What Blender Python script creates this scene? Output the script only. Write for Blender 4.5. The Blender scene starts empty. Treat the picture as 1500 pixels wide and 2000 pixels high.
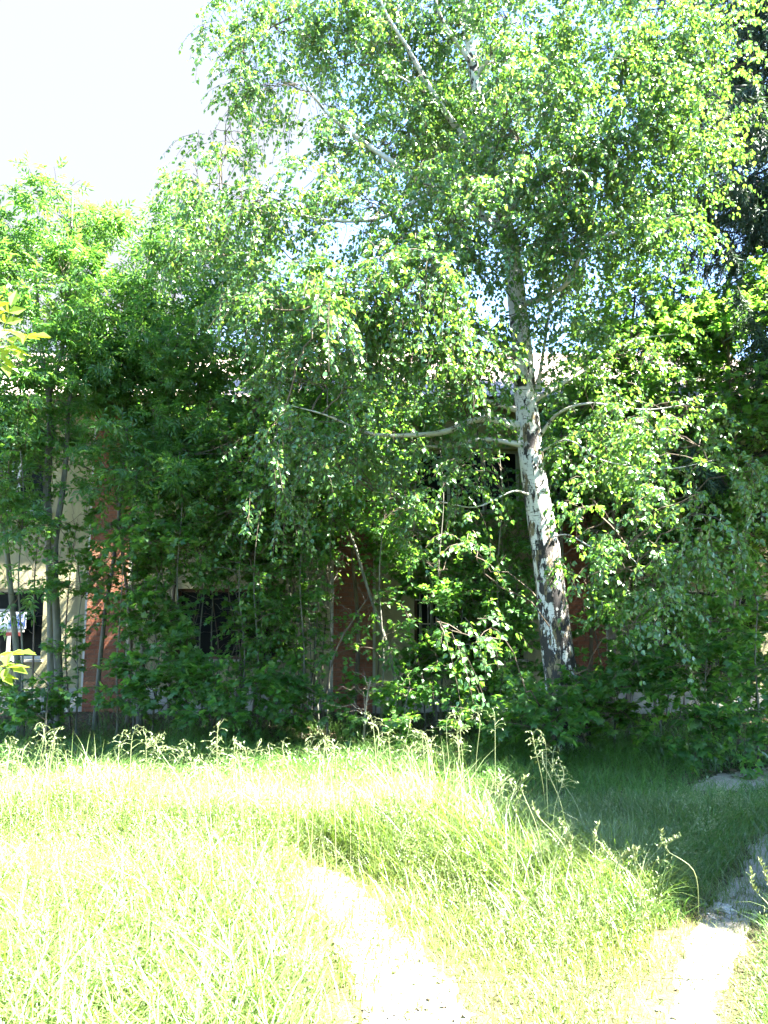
import bpy, math, random
import numpy as np
from mathutils import Vector

rng = np.random.default_rng(7)
R = math.radians
scene = bpy.context.scene
C = scene.collection

# ------------------------------------------------------------------ camera
F = 1511.0
PITCH = R(8.0)
EYE = np.array([0.0, 0.0, 1.6])
cp, sp_ = math.cos(PITCH), math.sin(PITCH)
cam = bpy.data.cameras.new('camera')
cam.sensor_fit = 'VERTICAL'
cam.sensor_height = 24.0
cam.lens = 24.0 * F / 2000.0
cam.clip_end = 2000
cam_o = bpy.data.objects.new('camera', cam)
cam_o.location = EYE
cam_o.rotation_euler = (R(90) + PITCH, 0, 0)
C.objects.link(cam_o)
scene.camera = cam_o


def P(px, py, Y):
    """world point at depth Y that the photograph shows at (px, py)"""
    u, v = (px - 750) / F, (1000 - py) / F
    d = np.array([u, cp - v * sp_, sp_ + v * cp])
    return EYE + d * (Y / d[1])


def G(px, py, z=0.0):
    u, v = (px - 750) / F, (1000 - py) / F
    d = np.array([u, cp - v * sp_, sp_ + v * cp])
    return EYE + d * ((z - EYE[2]) / d[2])


# ------------------------------------------------------------------ light
SUN = np.array([0.556, -0.140, 0.819])
SUN = SUN / np.linalg.norm(SUN)
sun = bpy.data.lights.new('sun', 'SUN')
sun.energy = 5.0
sun.angle = R(0.53)
sun.color = (1.0, 0.96, 0.88)
sun_o = bpy.data.objects.new('sun', sun)
sun_o.rotation_euler = Vector(-SUN).to_track_quat('-Z', 'Y').to_euler()
sun_o.location = (20, -5, 30)
C.objects.link(sun_o)

world = bpy.data.worlds.new('World')
scene.world = world
world.use_nodes = True
nt = world.node_tree
nt.nodes.clear()
out = nt.nodes.new('ShaderNodeOutputWorld')
bg = nt.nodes.new('ShaderNodeBackground')
sky = nt.nodes.new('ShaderNodeTexSky')
sky.sky_type = 'NISHITA'
sky.sun_disc = False
sky.sun_elevation = math.asin(SUN[2])
sky.sun_rotation = math.atan2(SUN[0], SUN[1])
sky.air_density = 0.75
sky.dust_density = 0.15
sky.ozone_density = 2.0
sky.altitude = 1500
# thin bright cloud low on the left, seen between the trees
tcw = nt.nodes.new('ShaderNodeTexCoord')
dotn = nt.nodes.new('ShaderNodeVectorMath')
dotn.operation = 'DOT_PRODUCT'
nt.links.new(tcw.outputs['Generated'], dotn.inputs[0])
cd = Vector(P(60, 330, 10.0) - EYE).normalized()
dotn.inputs[1].default_value = cd
nz = nt.nodes.new('ShaderNodeTexNoise')
nz.inputs['Scale'].default_value = 5.0
nz.inputs['Detail'].default_value = 6
nt.links.new(tcw.outputs['Generated'], nz.inputs['Vector'])
addn = nt.nodes.new('ShaderNodeMath')
addn.operation = 'MULTIPLY_ADD'
nt.links.new(nz.outputs['Fac'], addn.inputs[0])
addn.inputs[1].default_value = 0.10
nt.links.new(dotn.outputs['Value'], addn.inputs[2])
cr = nt.nodes.new('ShaderNodeMapRange')
cr.interpolation_type = 'SMOOTHSTEP'
cr.inputs[1].default_value = 0.975
cr.inputs[2].default_value = 1.03
nt.links.new(addn.outputs[0], cr.inputs[0])
cmx = nt.nodes.new('ShaderNodeMix')
cmx.data_type = 'RGBA'
nt.links.new(cr.outputs[0], cmx.inputs[0])
nt.links.new(sky.outputs[0], cmx.inputs[6])
cmx.inputs[7].default_value = (.57, .60, .68, 1)
nt.links.new(cmx.outputs[2], bg.inputs[0])
bg.inputs[1].default_value = 0.07
nt.links.new(bg.outputs[0], out.inputs[0])

scene.view_settings.view_transform = 'Standard'
scene.view_settings.look = 'None'
scene.view_settings.exposure = 4.6
scene.view_settings.gamma = 1.0
scene.cycles.max_bounces = 7
scene.cycles.diffuse_bounces = 5
scene.cycles.glossy_bounces = 2
scene.cycles.transmission_bounces = 6
scene.cycles.transparent_max_bounces = 4
scene.cycles.caustics_reflective = False
scene.cycles.caustics_refractive = False
scene.cycles.use_denoising = True
scene.cycles.use_adaptive_sampling = True
scene.cycles.sample_clamp_indirect = 4.0


# ------------------------------------------------------------------ node helper
class NT:
    def __init__(self, name):
        self.m = bpy.data.materials.new(name)
        self.m.use_nodes = True
        self.t = self.m.node_tree
        self.t.nodes.clear()
        self.out = self.n('ShaderNodeOutputMaterial')

    def n(self, typ, **kw):
        nd = self.t.nodes.new(typ)
        for k, v in kw.items():
            setattr(nd, k, v)
        return nd

    def l(self, a, b):
        self.t.links.new(a, b)

    def val(self, sock, v):
        if hasattr(v, 'is_output'):
            self.l(v, sock)
        else:
            sock.default_value = v

    def noise(self, scale, detail=3, vec=None, rough=0.55):
        nd = self.n('ShaderNodeTexNoise')
        nd.inputs['Scale'].default_value = scale
        nd.inputs['Detail'].default_value = detail
        nd.inputs['Roughness'].default_value = rough
        if vec is not None:
            self.l(vec, nd.inputs['Vector'])
        return nd.outputs['Fac']

    def coords(self, scale=(1, 1, 1), kind='Object'):
        tc = self.n('ShaderNodeTexCoord')
        mp = self.n('ShaderNodeMapping')
        mp.inputs['Scale'].default_value = scale
        self.l(tc.outputs[kind], mp.inputs['Vector'])
        return mp.outputs[0]

    def ramp(self, fac, stops):
        r = self.n('ShaderNodeValToRGB')
        els = r.color_ramp.elements
        while len(els) < len(stops):
            els.new(0.5)
        for e, (p, c) in zip(els, stops):
            e.position = p
            e.color = c if len(c) == 4 else (*c, 1)
        self.l(fac, r.inputs[0])
        return r.outputs[0]

    def mix(self, fac, a, b, blend='MIX'):
        m = self.n('ShaderNodeMix', data_type='RGBA', blend_type=blend)
        for s, v in ((m.inputs[0], fac), (m.inputs[6], a), (m.inputs[7], b)):
            if isinstance(v, tuple) and len(v) == 3:
                v = (*v, 1)
            self.val(s, v)
        return m.outputs[2]

    def math(self, op, a, b=0.0, clamp=False):
        m = self.n('ShaderNodeMath', operation=op, use_clamp=clamp)
        self.val(m.inputs[0], a)
        self.val(m.inputs[1], b)
        return m.outputs[0]

    def bump(self, h, strength=0.4, dist=0.02):
        b = self.n('ShaderNodeBump')
        b.inputs['Strength'].default_value = strength
        b.inputs['Distance'].default_value = dist
        self.l(h, b.inputs['Height'])
        return b.outputs[0]

    def principled(self, col, rough=0.8, spec=0.3, normal=None, metallic=0.0):
        p = self.n('ShaderNodeBsdfPrincipled')
        if isinstance(col, tuple):
            col = (*col, 1)
        self.val(p.inputs['Base Color'], col)
        self.val(p.inputs['Roughness'], rough)
        p.inputs['Specular IOR Level'].default_value = spec
        p.inputs['Metallic'].default_value = metallic
        if normal is not None:
            self.l(normal, p.inputs['Normal'])
        return p.outputs[0]

    def done(self, sh):
        self.l(sh, self.out.inputs[0])
        return self.m


def leaf_material(name, cols, trans, tmix=0.42, rough=0.42, spec=0.5, patch=0.0):
    """leaf: reflecting front with some gloss plus light passing through"""
    t = NT(name)
    g = t.n('ShaderNodeNewGeometry')
    rnd = g.outputs['Random Per Island']
    col = t.ramp(rnd, [(i / (len(cols) - 1), c) for i, c in enumerate(cols)])
    big = t.noise(0.9, 2, t.coords())
    hue = t.n('ShaderNodeHueSaturation')
    t.l(col, hue.inputs['Color'])
    t.l(t.math('ADD', t.math('MULTIPLY', big, 0.5), 0.75), hue.inputs['Value'])
    pr = t.principled(hue.outputs[0], rough, spec)
    tr = t.n('ShaderNodeBsdfTranslucent')
    tc = t.mix(rnd, trans[0], trans[1])
    t.l(tc, tr.inputs['Color'])
    mx = t.n('ShaderNodeMixShader')
    mx.inputs[0].default_value = tmix
    t.l(pr, mx.inputs[1])
    t.l(tr.outputs[0], mx.inputs[2])
    return t.done(mx.outputs[0])


M = {}
M['birch_leaf'] = leaf_material('birch_leaf', [(.040, .11, .034), (.052, .13, .038), (.074, .145, .038), (.046, .12, .042)],
                                ((.10, .28, .03), (.20, .34, .03)), 0.42, 0.33, 0.8)
M['maple_leaf'] = leaf_material('maple_leaf', [(.034, .108, .026), (.050, .13, .032), (.042, .12, .036), (.080, .14, .034)],
                           ((.13, .36, .03), (.22, .40, .04)), 0.5, 0.42, 0.5)
M['elder_leaf'] = leaf_material('elder_leaf', [(.036, .112, .026), (.052, .13, .030), (.042, .118, .036)],
                                ((.11, .32, .03), (.20, .36, .04)), 0.46, 0.42, 0.45)
M['near_leaf'] = leaf_material('near_leaf', [(.075, .13, .02), (.10, .15, .02)],
                               ((.30, .40, .01), (.36, .42, .01)), 0.5, 0.42, 0.5)
M['needle'] = leaf_material('needle', [(.020, .045, .025), (.030, .060, .030), (.035, .065, .045)],
                            ((.03, .08, .02), (.05, .09, .02)), 0.15, 0.55, 0.3)
M['grass'] = leaf_material('grass', [(.055, .115, .018), (.08, .135, .025), (.115, .15, .04), (.07, .13, .022)],
                           ((.14, .27, .02), (.20, .29, .03)), 0.34, 0.5, 1.0)
M['dry_grass'] = leaf_material('dry_grass', [(.10, .13, .03), (.17, .16, .07), (.085, .13, .03), (.13, .145, .045)],
                               ((.22, .28, .05), (.30, .28, .08)), 0.35, 0.45, 0.5)
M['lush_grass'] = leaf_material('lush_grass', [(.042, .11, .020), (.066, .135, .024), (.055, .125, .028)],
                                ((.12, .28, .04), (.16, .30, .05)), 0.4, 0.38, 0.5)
M['seed'] = leaf_material('seed', [(.15, .21, .08), (.24, .26, .13), (.13, .20, .07)],
                          ((.28, .34, .10), (.36, .36, .14)), 0.35, 0.4, 0.6)
M['litter'] = leaf_material('litter', [(.10, .065, .04), (.16, .11, .07), (.08, .055, .04)],
                            ((.08, .05, .02), (.1, .06, .02)), 0.1, 0.7, 0.2)


def bark(name, a, b, scale=30, bumpk=0.5):
    t = NT(name)
    v = t.coords((1, 1, 0.25))
    n = t.noise(scale, 4, v)
    col = t.ramp(n, [(0.35, a), (0.65, b)])
    return t.done(t.principled(col, 0.85, 0.2, t.bump(n, bumpk, 0.01)))


M['twig'] = bark('twig', (.055, .042, .03), (.10, .08, .055))
M['grey_bark'] = bark('grey_bark', (.075, .075, .058), (.145, .145, .11), 18)
M['brown_bark'] = bark('brown_bark', (.07, .055, .04), (.15, .12, .09), 18)
M['dry_wood'] = bark('dry_wood', (.15, .12, .085), (.26, .22, .17), 22)


def birch_bark():
    t = NT('birch_bark')
    tc = t.n('ShaderNodeTexCoord')
    sep = t.n('ShaderNodeSeparateXYZ')
    t.l(tc.outputs['Object'], sep.inputs[0])
    z = sep.outputs[2]
    base = t.ramp(t.noise(4, 4, t.coords((1, 1, .6))), [(.3, (.42, .41, .37)), (.7, (.58, .58, .56))])
    # thin horizontal lenticels
    ln = t.noise(1.0, 3, t.coords((9, 9, 75)))
    lent = t.ramp(ln, [(.60, (0, 0, 0)), (.66, (1, 1, 1))])
    base = t.mix(lent, base, (.07, .06, .05))
    # dark triangular scars where boughs left the trunk
    sn = t.noise(1.0, 2, t.coords((3.6, 3.6, 3.1)))
    scar = t.ramp(sn, [(.575, (0, 0, 0)), (.60, (1, 1, 1))])
    base = t.mix(scar, base, (.035, .03, .026))
    # olive brown plates and black fissures, thick towards the foot
    low = t.n('ShaderNodeMapRange')
    low.inputs[1].default_value = 0.2
    low.inputs[2].default_value = 4.6
    low.inputs[3].default_value = 0.11
    low.inputs[4].default_value = -0.05
    t.l(z, low.inputs[0])
    pn = t.noise(1.0, 4, t.coords((7.5, 7.5, 2.6)), 0.6)
    plate = t.ramp(t.math('ADD', pn, low.outputs[0]), [(.56, (0, 0, 0)), (.585, (1, 1, 1))])
    base = t.mix(plate, base, t.ramp(t.noise(26, 3), [(.3, (.10, .08, .045)), (.7, (.21, .17, .10))]))
    fn = t.noise(1.0, 5, t.coords((17, 17, 5.5)), 0.75)
    fis = t.ramp(t.math('ADD', fn, t.math('MULTIPLY', low.outputs[0], .75)), [(.535, (0, 0, 0)), (.555, (1, 1, 1))])
    base = t.mix(fis, base, (.025, .022, .02))
    h = t.math('SUBTRACT', t.math('MULTIPLY', plate, .5), t.math('MULTIPLY', fis, 1.0))
    return t.done(t.principled(base, .75, .3, t.bump(h, .7, .03)))


M['birch_bark'] = birch_bark()


def bough_bark():
    t = NT('birch_bough_bark')
    base = t.ramp(t.noise(5, 3), [(.3, (.28, .27, .23)), (.7, (.46, .45, .41))])
    ln = t.noise(1.0, 2, t.coords((11, 11, 11)))
    lent = t.ramp(ln, [(.62, (0, 0, 0)), (.66, (1, 1, 1))])
    return t.done(t.principled(t.mix(lent, base, (.04, .035, .03)), .75, .3))


M['bough_bark'] = bough_bark()


def plaster():
    t = NT('rough_plaster')
    v = t.coords()
    n1 = t.noise(1.1, 5, v)
    n2 = t.noise(60, 4, v, .7)
    col = t.ramp(n1, [(.3, (.21, .19, .10)), (.55, (.27, .245, .14)), (.75, (.32, .29, .18))])
    streak = t.ramp(t.noise(1, 4, t.coords((5, 5, .5))), [(.45, (0, 0, 0)), (.75, (.6, .6, .6))])
    col = t.mix(streak, col, (.13, .12, .085))
    return t.done(t.principled(col, .92, .15, t.bump(n2, .9, .02)))


M['plaster'] = plaster()


def brick():
    t = NT('red_brick')
    tc = t.n('ShaderNodeTexCoord')
    sep = t.n('ShaderNodeSeparateXYZ')
    t.l(tc.outputs['Object'], sep.inputs[0])
    cmb = t.n('ShaderNodeCombineXYZ')
    t.l(t.math('ADD', sep.outputs[0], sep.outputs[1]), cmb.inputs[0])
    t.l(sep.outputs[2], cmb.inputs[1])
    b = t.n('ShaderNodeTexBrick')
    t.l(cmb.outputs[0], b.inputs['Vector'])
    b.inputs['Color1'].default_value = (.17, .06, .03, 1)
    b.inputs['Color2'].default_value = (.22, .085, .045, 1)
    b.inputs['Mortar'].default_value = (.16, .11, .075, 1)
    b.inputs['Scale'].default_value = 1.0
    b.inputs['Brick Width'].default_value = .26
    b.inputs['Row Height'].default_value = .078
    b.inputs['Mortar Size'].default_value = .007
    n = t.noise(38, 5, t.coords(), .7)
    col = t.mix(t.ramp(n, [(.35, (0, 0, 0)), (.7, (.6, .6, .6))]), b.outputs['Color'], (.17, .06, .035))
    big = t.ramp(t.noise(1.5, 3, t.coords()), [(.4, (0, 0, 0)), (.75, (.35, .35, .35))])
    col = t.mix(big, col, (.20, .15, .09))
    h = t.math('SUBTRACT', t.math('MULTIPLY', n, 1.0), t.math('MULTIPLY', b.outputs['Fac'], .6))
    return t.done(t.principled(col, .9, .15, t.bump(h, 1.0, .03)))


M['brick'] = brick()


def simple(name, col, rough=.7, spec=.3, var=.25, scale=6, bumpk=0.0):
    t = NT(name)
    n = t.noise(scale, 4, t.coords())
    a = tuple(c * (1 - var) for c in col)
    b = tuple(min(1, c * (1 + var)) for c in col)
    c = t.ramp(n, [(.3, a), (.7, b)])
    nm = t.bump(t.noise(scale * 6, 4, t.coords()), bumpk, .02) if bumpk else None
    return t.done(t.principled(c, rough, spec, nm))


M['white_paint'] = simple('white_paint', (.34, .33, .29), .55, .4, .12)
M['old_paint'] = simple('old_brown_paint', (.07, .035, .02), .6, .3, .3)
M['glass'] = simple('window_glass', (.008, .010, .010), .12, .03, .3, 2)
M['concrete'] = simple('concrete', (.26, .25, .21), .9, .2, .25, 4, .4)
M['slate'] = simple('weathered_roof_sheet', (.42, .33, .29), .85, .25, .22, 2.2, .25)
M['fascia'] = simple('fascia_wood', (.20, .15, .11), .8, .2, .3, 8)
M['banner_white'] = simple('banner_white', (.5, .52, .56), .5, .3, .05)
M['banner_blue'] = simple('banner_blue', (.03, .06, .28), .5, .3, .05)
M['banner_red'] = simple('banner_red', (.16, .03, .022), .5, .3, .1)
M['stone'] = simple('stone', (.30, .28, .25), .9, .2, .3, 9, .5)


def soil():
    t = NT('soil')
    v = t.coords()
    n = t.noise(2.2, 6, v, .65)
    col = t.ramp(n, [(.35, (.055, .042, .028)), (.6, (.095, .072, .048)), (.75, (.12, .11, .06))])
    far = t.ramp(t.noise(.35, 3, v), [(.4, (0, 0, 0)), (.6, (.8, .8, .8))])
    col = t.mix(far, col, (.045, .055, .02))
    return t.done(t.principled(col, .95, .1, t.bump(t.noise(25, 5, v, .7), .8, .03)))


M['soil'] = soil()


def sand():
    t = NT('trodden_sand')
    v = t.coords()
    n = t.noise(3.0, 6, v, .65)
    col = t.ramp(n, [(.3, (.24, .20, .155)), (.55, (.33, .285, .225)), (.75, (.38, .335, .275))])
    sp = t.ramp(t.noise(70, 3, v, .6), [(.62, (0, 0, 0)), (.68, (1, 1, 1))])
    col = t.mix(sp, col, (.16, .13, .10))
    return t.done(t.principled(col, .95, .12, t.bump(t.noise(18, 6, v, .7), .8, .03)))


M['sand'] = sand()


# ------------------------------------------------------------------ mesh building
class MB:
    def __init__(self):
        self.v, self.f, self.mi, self.n = [], [], [], 0

    def add(self, verts, tris, mat=0):
        verts = np.asarray(verts, np.float32).reshape(-1, 3)
        tris = np.asarray(tris, np.int64).reshape(-1, 3)
        self.v.append(verts)
        self.f.append(tris + self.n)
        self.mi.append(np.full(len(tris), mat, np.int32))
        self.n += len(verts)

    def quads(self, verts, q, mat=0):
        q = np.asarray(q).reshape(-1, 4)
        self.add(verts, np.concatenate([q[:, [0, 1, 2]], q[:, [0, 2, 3]]]), mat)

    def box(self, a, b, mat=0):
        x0, y0, z0 = a
        x1, y1, z1 = b
        v = [(x0, y0, z0), (x1, y0, z0), (x1, y1, z0), (x0, y1, z0), (x0, y0, z1), (x1, y0, z1), (x1, y1, z1), (x0, y1, z1)]
        self.quads(v, [(3, 2, 1, 0), (4, 5, 6, 7), (0, 1, 5, 4), (1, 2, 6, 5), (2, 3, 7, 6), (3, 0, 4, 7)], mat)

    def tube(self, pts, rad, sides=6, mat=0, cap=True, wob=0.0):
        pts = np.asarray(pts, float)
        n = len(pts)
        rad = np.broadcast_to(np.asarray(rad, float), (n,))
        tg = np.gradient(pts, axis=0)
        tg /= np.linalg.norm(tg, axis=1, keepdims=True) + 1e-9
        ref = np.array([1.0, 0.13, 0.07]) if abs(tg[:, 0]).mean() < .8 else np.array([.07, .13, 1.0])
        a = np.cross(tg, ref)
        a /= np.linalg.norm(a, axis=1, keepdims=True) + 1e-9
        b = np.cross(tg, a)
        th = np.linspace(0, 2 * np.pi, sides, endpoint=False)
        rr = rad[:, None] * np.ones(sides)
        if wob:
            k = np.arange(n)[:, None]
            rr = rr * (1 + wob * (np.sin(th * 3 + k * .31) * .5 + np.sin(th * 5 - k * .47 + 1) * .35 + rng.normal(0, .35, rr.shape)))
        v = pts[:, None] + rr[..., None] * (np.cos(th)[None, :, None] * a[:, None] + np.sin(th)[None, :, None] * b[:, None])
        i = np.arange(n - 1)[:, None] * sides
        j = np.arange(sides)[None]
        j2 = (j + 1) % sides
        q = np.stack([i + j, i + j2, i + sides + j2, i + sides + j], -1).reshape(-1, 4)
        v = v.reshape(-1, 3)
        tris = [q[:, [0, 1, 2]], q[:, [0, 2, 3]]]
        if cap:
            v = np.concatenate([v, pts[-1:]])
            t0 = (n - 1) * sides
            tris.append(np.array([(t0 + k, t0 + (k + 1) % sides, n * sides) for k in range(sides)]))
        self.add(v, np.concatenate(tris), mat)

    def leaves(self, tmpl, pos, tdir, nrm, size, mat=0):
        """copies of a leaf outline: x across, y along, z up"""
        tv, tf = tmpl
        pos, tdir, nrm = (np.asarray(a, float) for a in (pos, tdir, nrm))
        if len(pos) == 0:
            return
        t = tdir / (np.linalg.norm(tdir, axis=1, keepdims=True) + 1e-9)
        x = np.cross(t, nrm)
        x /= np.linalg.norm(x, axis=1, keepdims=True) + 1e-9
        n = np.cross(x, t)
        s = np.asarray(size)[:, None, None]
        v = pos[:, None] + s * (tv[None, :, 0:1] * x[:, None] + tv[None, :, 1:2] * t[:, None] + tv[None, :, 2:3] * n[:, None])
        f = tf[None] + (np.arange(len(pos)) * len(tv))[:, None, None]
        self.add(v.reshape(-1, 3), f.reshape(-1, 3), mat)

    def build(self, name, mats, parent=None, origin=(0, 0, 0), smooth=False):
        me = bpy.data.meshes.new(name)
        v = np.concatenate(self.v) - np.asarray(origin, np.float32)
        f = np.concatenate(self.f).astype(np.int32)
        me.vertices.add(len(v))
        me.vertices.foreach_set('co', v.ravel())
        me.loops.add(f.size)
        me.loops.foreach_set('vertex_index', f.ravel())
        me.polygons.add(len(f))
        me.polygons.foreach_set('loop_start', np.arange(0, f.size, 3, dtype=np.int32))
        if not isinstance(mats, (list, tuple)):
            mats = [mats]
        for m in mats:
            me.materials.append(m)
        me.polygons.foreach_set('material_index', np.concatenate(self.mi))
        me.polygons.foreach_set('use_smooth', np.full(len(f), smooth))
        me.update(calc_edges=True)
        me.validate()
        o = bpy.data.objects.new(name, me)
        C.objects.link(o)
        if parent is not None:
            o.parent = parent
        else:
            o.location = origin
        return o


def tag(o, label=None, cat=None, group=None, kind=None):
    for k, v in (('label', label), ('category', cat), ('group', group), ('kind', kind)):
        if v:
            o[k] = v
    return o


def thing(name, loc, label, cat, group=None):
    o = bpy.data.objects.new(name, None)
    o.empty_display_size = .2
    o.location = [float(a) for a in loc]
    C.objects.link(o)
    return tag(o, label, cat, group)


def tri_fan(n, c):
    return np.array([(c, i, (i + 1) % n) for i in range(n)])


# leaf outlines
BIRCH = (np.array([(0, 0, 0), (.36, .24, .05), (.30, .52, .03), (0, 1, -.10), (-.30, .52, .03), (-.36, .24, .05)], float),
         np.array([(0, 1, 2), (0, 2, 3), (0, 3, 4), (0, 4, 5)]))
_o = [(0, 0), (.20, -.06), (.52, .06), (.34, .28), (.62, .62), (.20, .56), (0, 1.0), (-.20, .56), (-.62, .62), (-.34, .28), (-.52, .06), (-.20, -.06)]
MAPLE = (np.array([(x, y, -.22 * (x * x + (y - .35) ** 2)) for x, y in _o] + [(0, .35, .03)], float), tri_fan(12, 12))


def pinnate(pairs=2, spread=.9, w=.15, ll=.44):
    v, f = [], []

    def leaflet(bx, by, ang, L):
        k = len(v)
        d = np.array([math.sin(ang), math.cos(ang)])
        s = np.array([d[1], -d[0]])
        b = np.array([bx, by])
        for q, zz in ((b, 0), (b + d * L * .42 + s * w, .03), (b + d * L, -.10), (b + d * L * .42 - s * w, .03)):
            v.append((q[0], q[1], zz - .12 * abs(q[0])))
        f.append((k, k + 1, k + 2))
        f.append((k, k + 2, k + 3))
    for i in range(pairs):
        y = .28 + .3 * i
        for s in (1, -1):
            leaflet(0, y, s * spread, ll)
    leaflet(0, .28 + .3 * pairs - .12, 0, ll * 1.15)
    k = len(v)
    v.extend([(-.012, 0, 0), (.012, 0, 0), (0, .28 + .3 * pairs, 0)])
    f.append((k, k + 1, k + 2))
    return np.array(v, float), np.array(f)


ELDER = pinnate(2, .9, .085, .46)
ELDER3 = pinnate(1, .8, .2, .5)


def smooth_line(pts, n):
    """Catmull-Rom through the given points"""
    p = np.asarray(pts, float)
    if len(p) == 2:
        t = np.linspace(0, 1, n)[:, None]
        return p[0] * (1 - t) + p[1] * t
    q = np.vstack([2 * p[0] - p[1], p, 2 * p[-1] - p[-2]])
    u = np.linspace(0, len(p) - 1 - 1e-6, n)
    i = u.astype(int)
    t = (u - i)[:, None]
    a, b, c, d = q[i], q[i + 1], q[i + 2], q[i + 3]
    return .5 * ((2 * b) + (c - a) * t + (2 * a - 5 * b + 4 * c - d) * t ** 2 + (3 * b - a - 3 * c + d) * t ** 3)


def bough_line(a, b, sag=.12, n=9, jit=.05):
    d = np.linalg.norm(b - a)
    t = np.linspace(0, 1, n)[:, None]
    p = a * (1 - t) + b * t
    p[:, 2] += (np.sin(t[:, 0] * np.pi) * sag * d)
    w = np.cumsum(rng.normal(0, jit * d / n, (n, 3)), axis=0)
    w -= w[-1] * t
    return p + w * np.sin(t * np.pi)


def unit(v):
    return v / (np.linalg.norm(v, axis=-1, keepdims=True) + 1e-9)


# leaf sprays by kind: (outline, leaf size range, twig count, twig length, leaves per twig, droop)
KINDS = {
    'birch': dict(t=BIRCH, size=(.042, .066), twigs=6, tl=(.28, .66), lpt=18, droop=.8, flat=.25, mat='birch_leaf'),
    'maple': dict(t=MAPLE, size=(.060, .105), twigs=5, tl=(.22, .50), lpt=11, droop=.15, flat=.85, mat='maple_leaf'),
    'linden': dict(t=BIRCH, size=(.048, .082), twigs=6, tl=(.25, .55), lpt=16, droop=.3, flat=.7, mat='maple_leaf'),
    'elder': dict(t=ELDER, size=(.15, .25), twigs=5, tl=(.25, .5), lpt=9, droop=.3, flat=.6, mat='elder_leaf'),
}


def sprays(mb, centers, outward, K, scale=1.0, amount=1.0):
    """leafy twigs round every centre; mat 0 leaf, 1 twig"""
    pos, td, nr, sz = [], [], [], []
    for c, o in zip(centers, outward):
        for k in range(max(1, int(round(K['twigs'] * amount)))):
            L = rng.uniform(*K['tl']) * scale
            d = unit(o * .7 + rng.normal(0, .75, 3) + np.array([0, 0, .15]))
            st = c + rng.normal(0, .07 * scale, 3)
            n = 5
            t = np.linspace(0, 1, n)[:, None]
            line = st + d * L * t * (1 - .25 * K['droop'] * t) + np.array([0, 0, -1]) * (K['droop'] * L * .75 * t ** 2)
            mb.tube(line, np.linspace(.0038, .0016, n), 3, 1, cap=False)
            m = K['lpt']
            u = rng.uniform(.08, 1.0, m)
            i = np.minimum((u * (n - 1)).astype(int), n - 2)
            fr = (u * (n - 1) - i)[:, None]
            p = line[i] * (1 - fr) + line[i + 1] * fr
            ax = unit(line[i + 1] - line[i])
            side = unit(np.cross(ax, np.array([0, 0, 1.0])) + 1e-3) * np.where(np.arange(m) % 2, 1, -1)[:, None]
            dirs = unit(side * .8 + ax * .5 + rng.normal(0, .35, (m, 3)) + np.array([0, 0, -.55 * K['droop'] - .15]))
            nn = unit(np.array([0, 0, 1.0]) * K['flat'] + rng.normal(0, .38 + .3 * (1 - K['flat']), (m, 3)))
            pos.append(p + dirs * .025)
            td.append(dirs)
            nr.append(nn)
            sz.append(rng.uniform(*K['size'], m))
    if pos:
        mb.leaves(K['t'], np.concatenate(pos), np.concatenate(td), np.concatenate(nr), np.concatenate(sz), 0)


def in_ellipsoid(n, shell=.4):
    d = unit(rng.normal(0, 1, (n, 3)))
    r = rng.uniform(0, 1, n) ** (1 / (3 + 3 * shell))
    return d * r[:, None]


def foliage(mb, stems, clumps, K, density=1.0, base_r=.02, branch_mb=None, scale=1.0):
    """clumps: (px, py, rx, ry, Y, ry_depth, weight) ellipses of the crown, in photograph units at depth Y"""
    S = np.concatenate(stems)
    for cl in clumps:
        px, py, rx, ry, Y, dY = cl[:6]
        w = cl[6] if len(cl) > 6 else 1.0
        c = P(px, py, Y)
        k = Y / F
        rad = np.array([rx * k, dY, ry * k])
        area = math.pi * rad[0] * rad[2]
        n = max(2, int(round(area * 21 * density * w)))
        pts = c + in_ellipsoid(n) * rad
        # boughs: from the stem below into the clump
        net = []
        nb = max(1, int(round(n / 20)))
        far = c + in_ellipsoid(nb, .8) * rad * .75
        for q in far:
            below = S[(S[:, 2] < q[2] - .1)]
            if len(below) == 0:
                below = S
            cost = np.linalg.norm(below - q, axis=1) + np.abs((q[2] - below[:, 2]) - .45 * np.linalg.norm((below - q)[:, :2], axis=1)) * .8
            a = below[np.argmin(cost)]
            ln = bough_line(a, q, .08, 10, .35)
            L = np.linalg.norm(q - a)
            (branch_mb or mb).tube(ln, np.linspace(min(.006 + .008 * L, base_r), .004, 10), 4, 0 if branch_mb else 1, cap=False)
            net.append(ln[3:])
        net = np.concatenate(net)
        outw = []
        for q in pts:
            i = np.argmin(np.linalg.norm(net - q, axis=1))
            a = net[i]
            ln = bough_line(a, q, .06, 5, .3)
            mb.tube(ln, np.linspace(.005, .003, 5), 3, 1, cap=False)
            outw.append(unit(q - a + (q - c) * .3))
        sprays(mb, pts, outw, K, scale)


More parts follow.
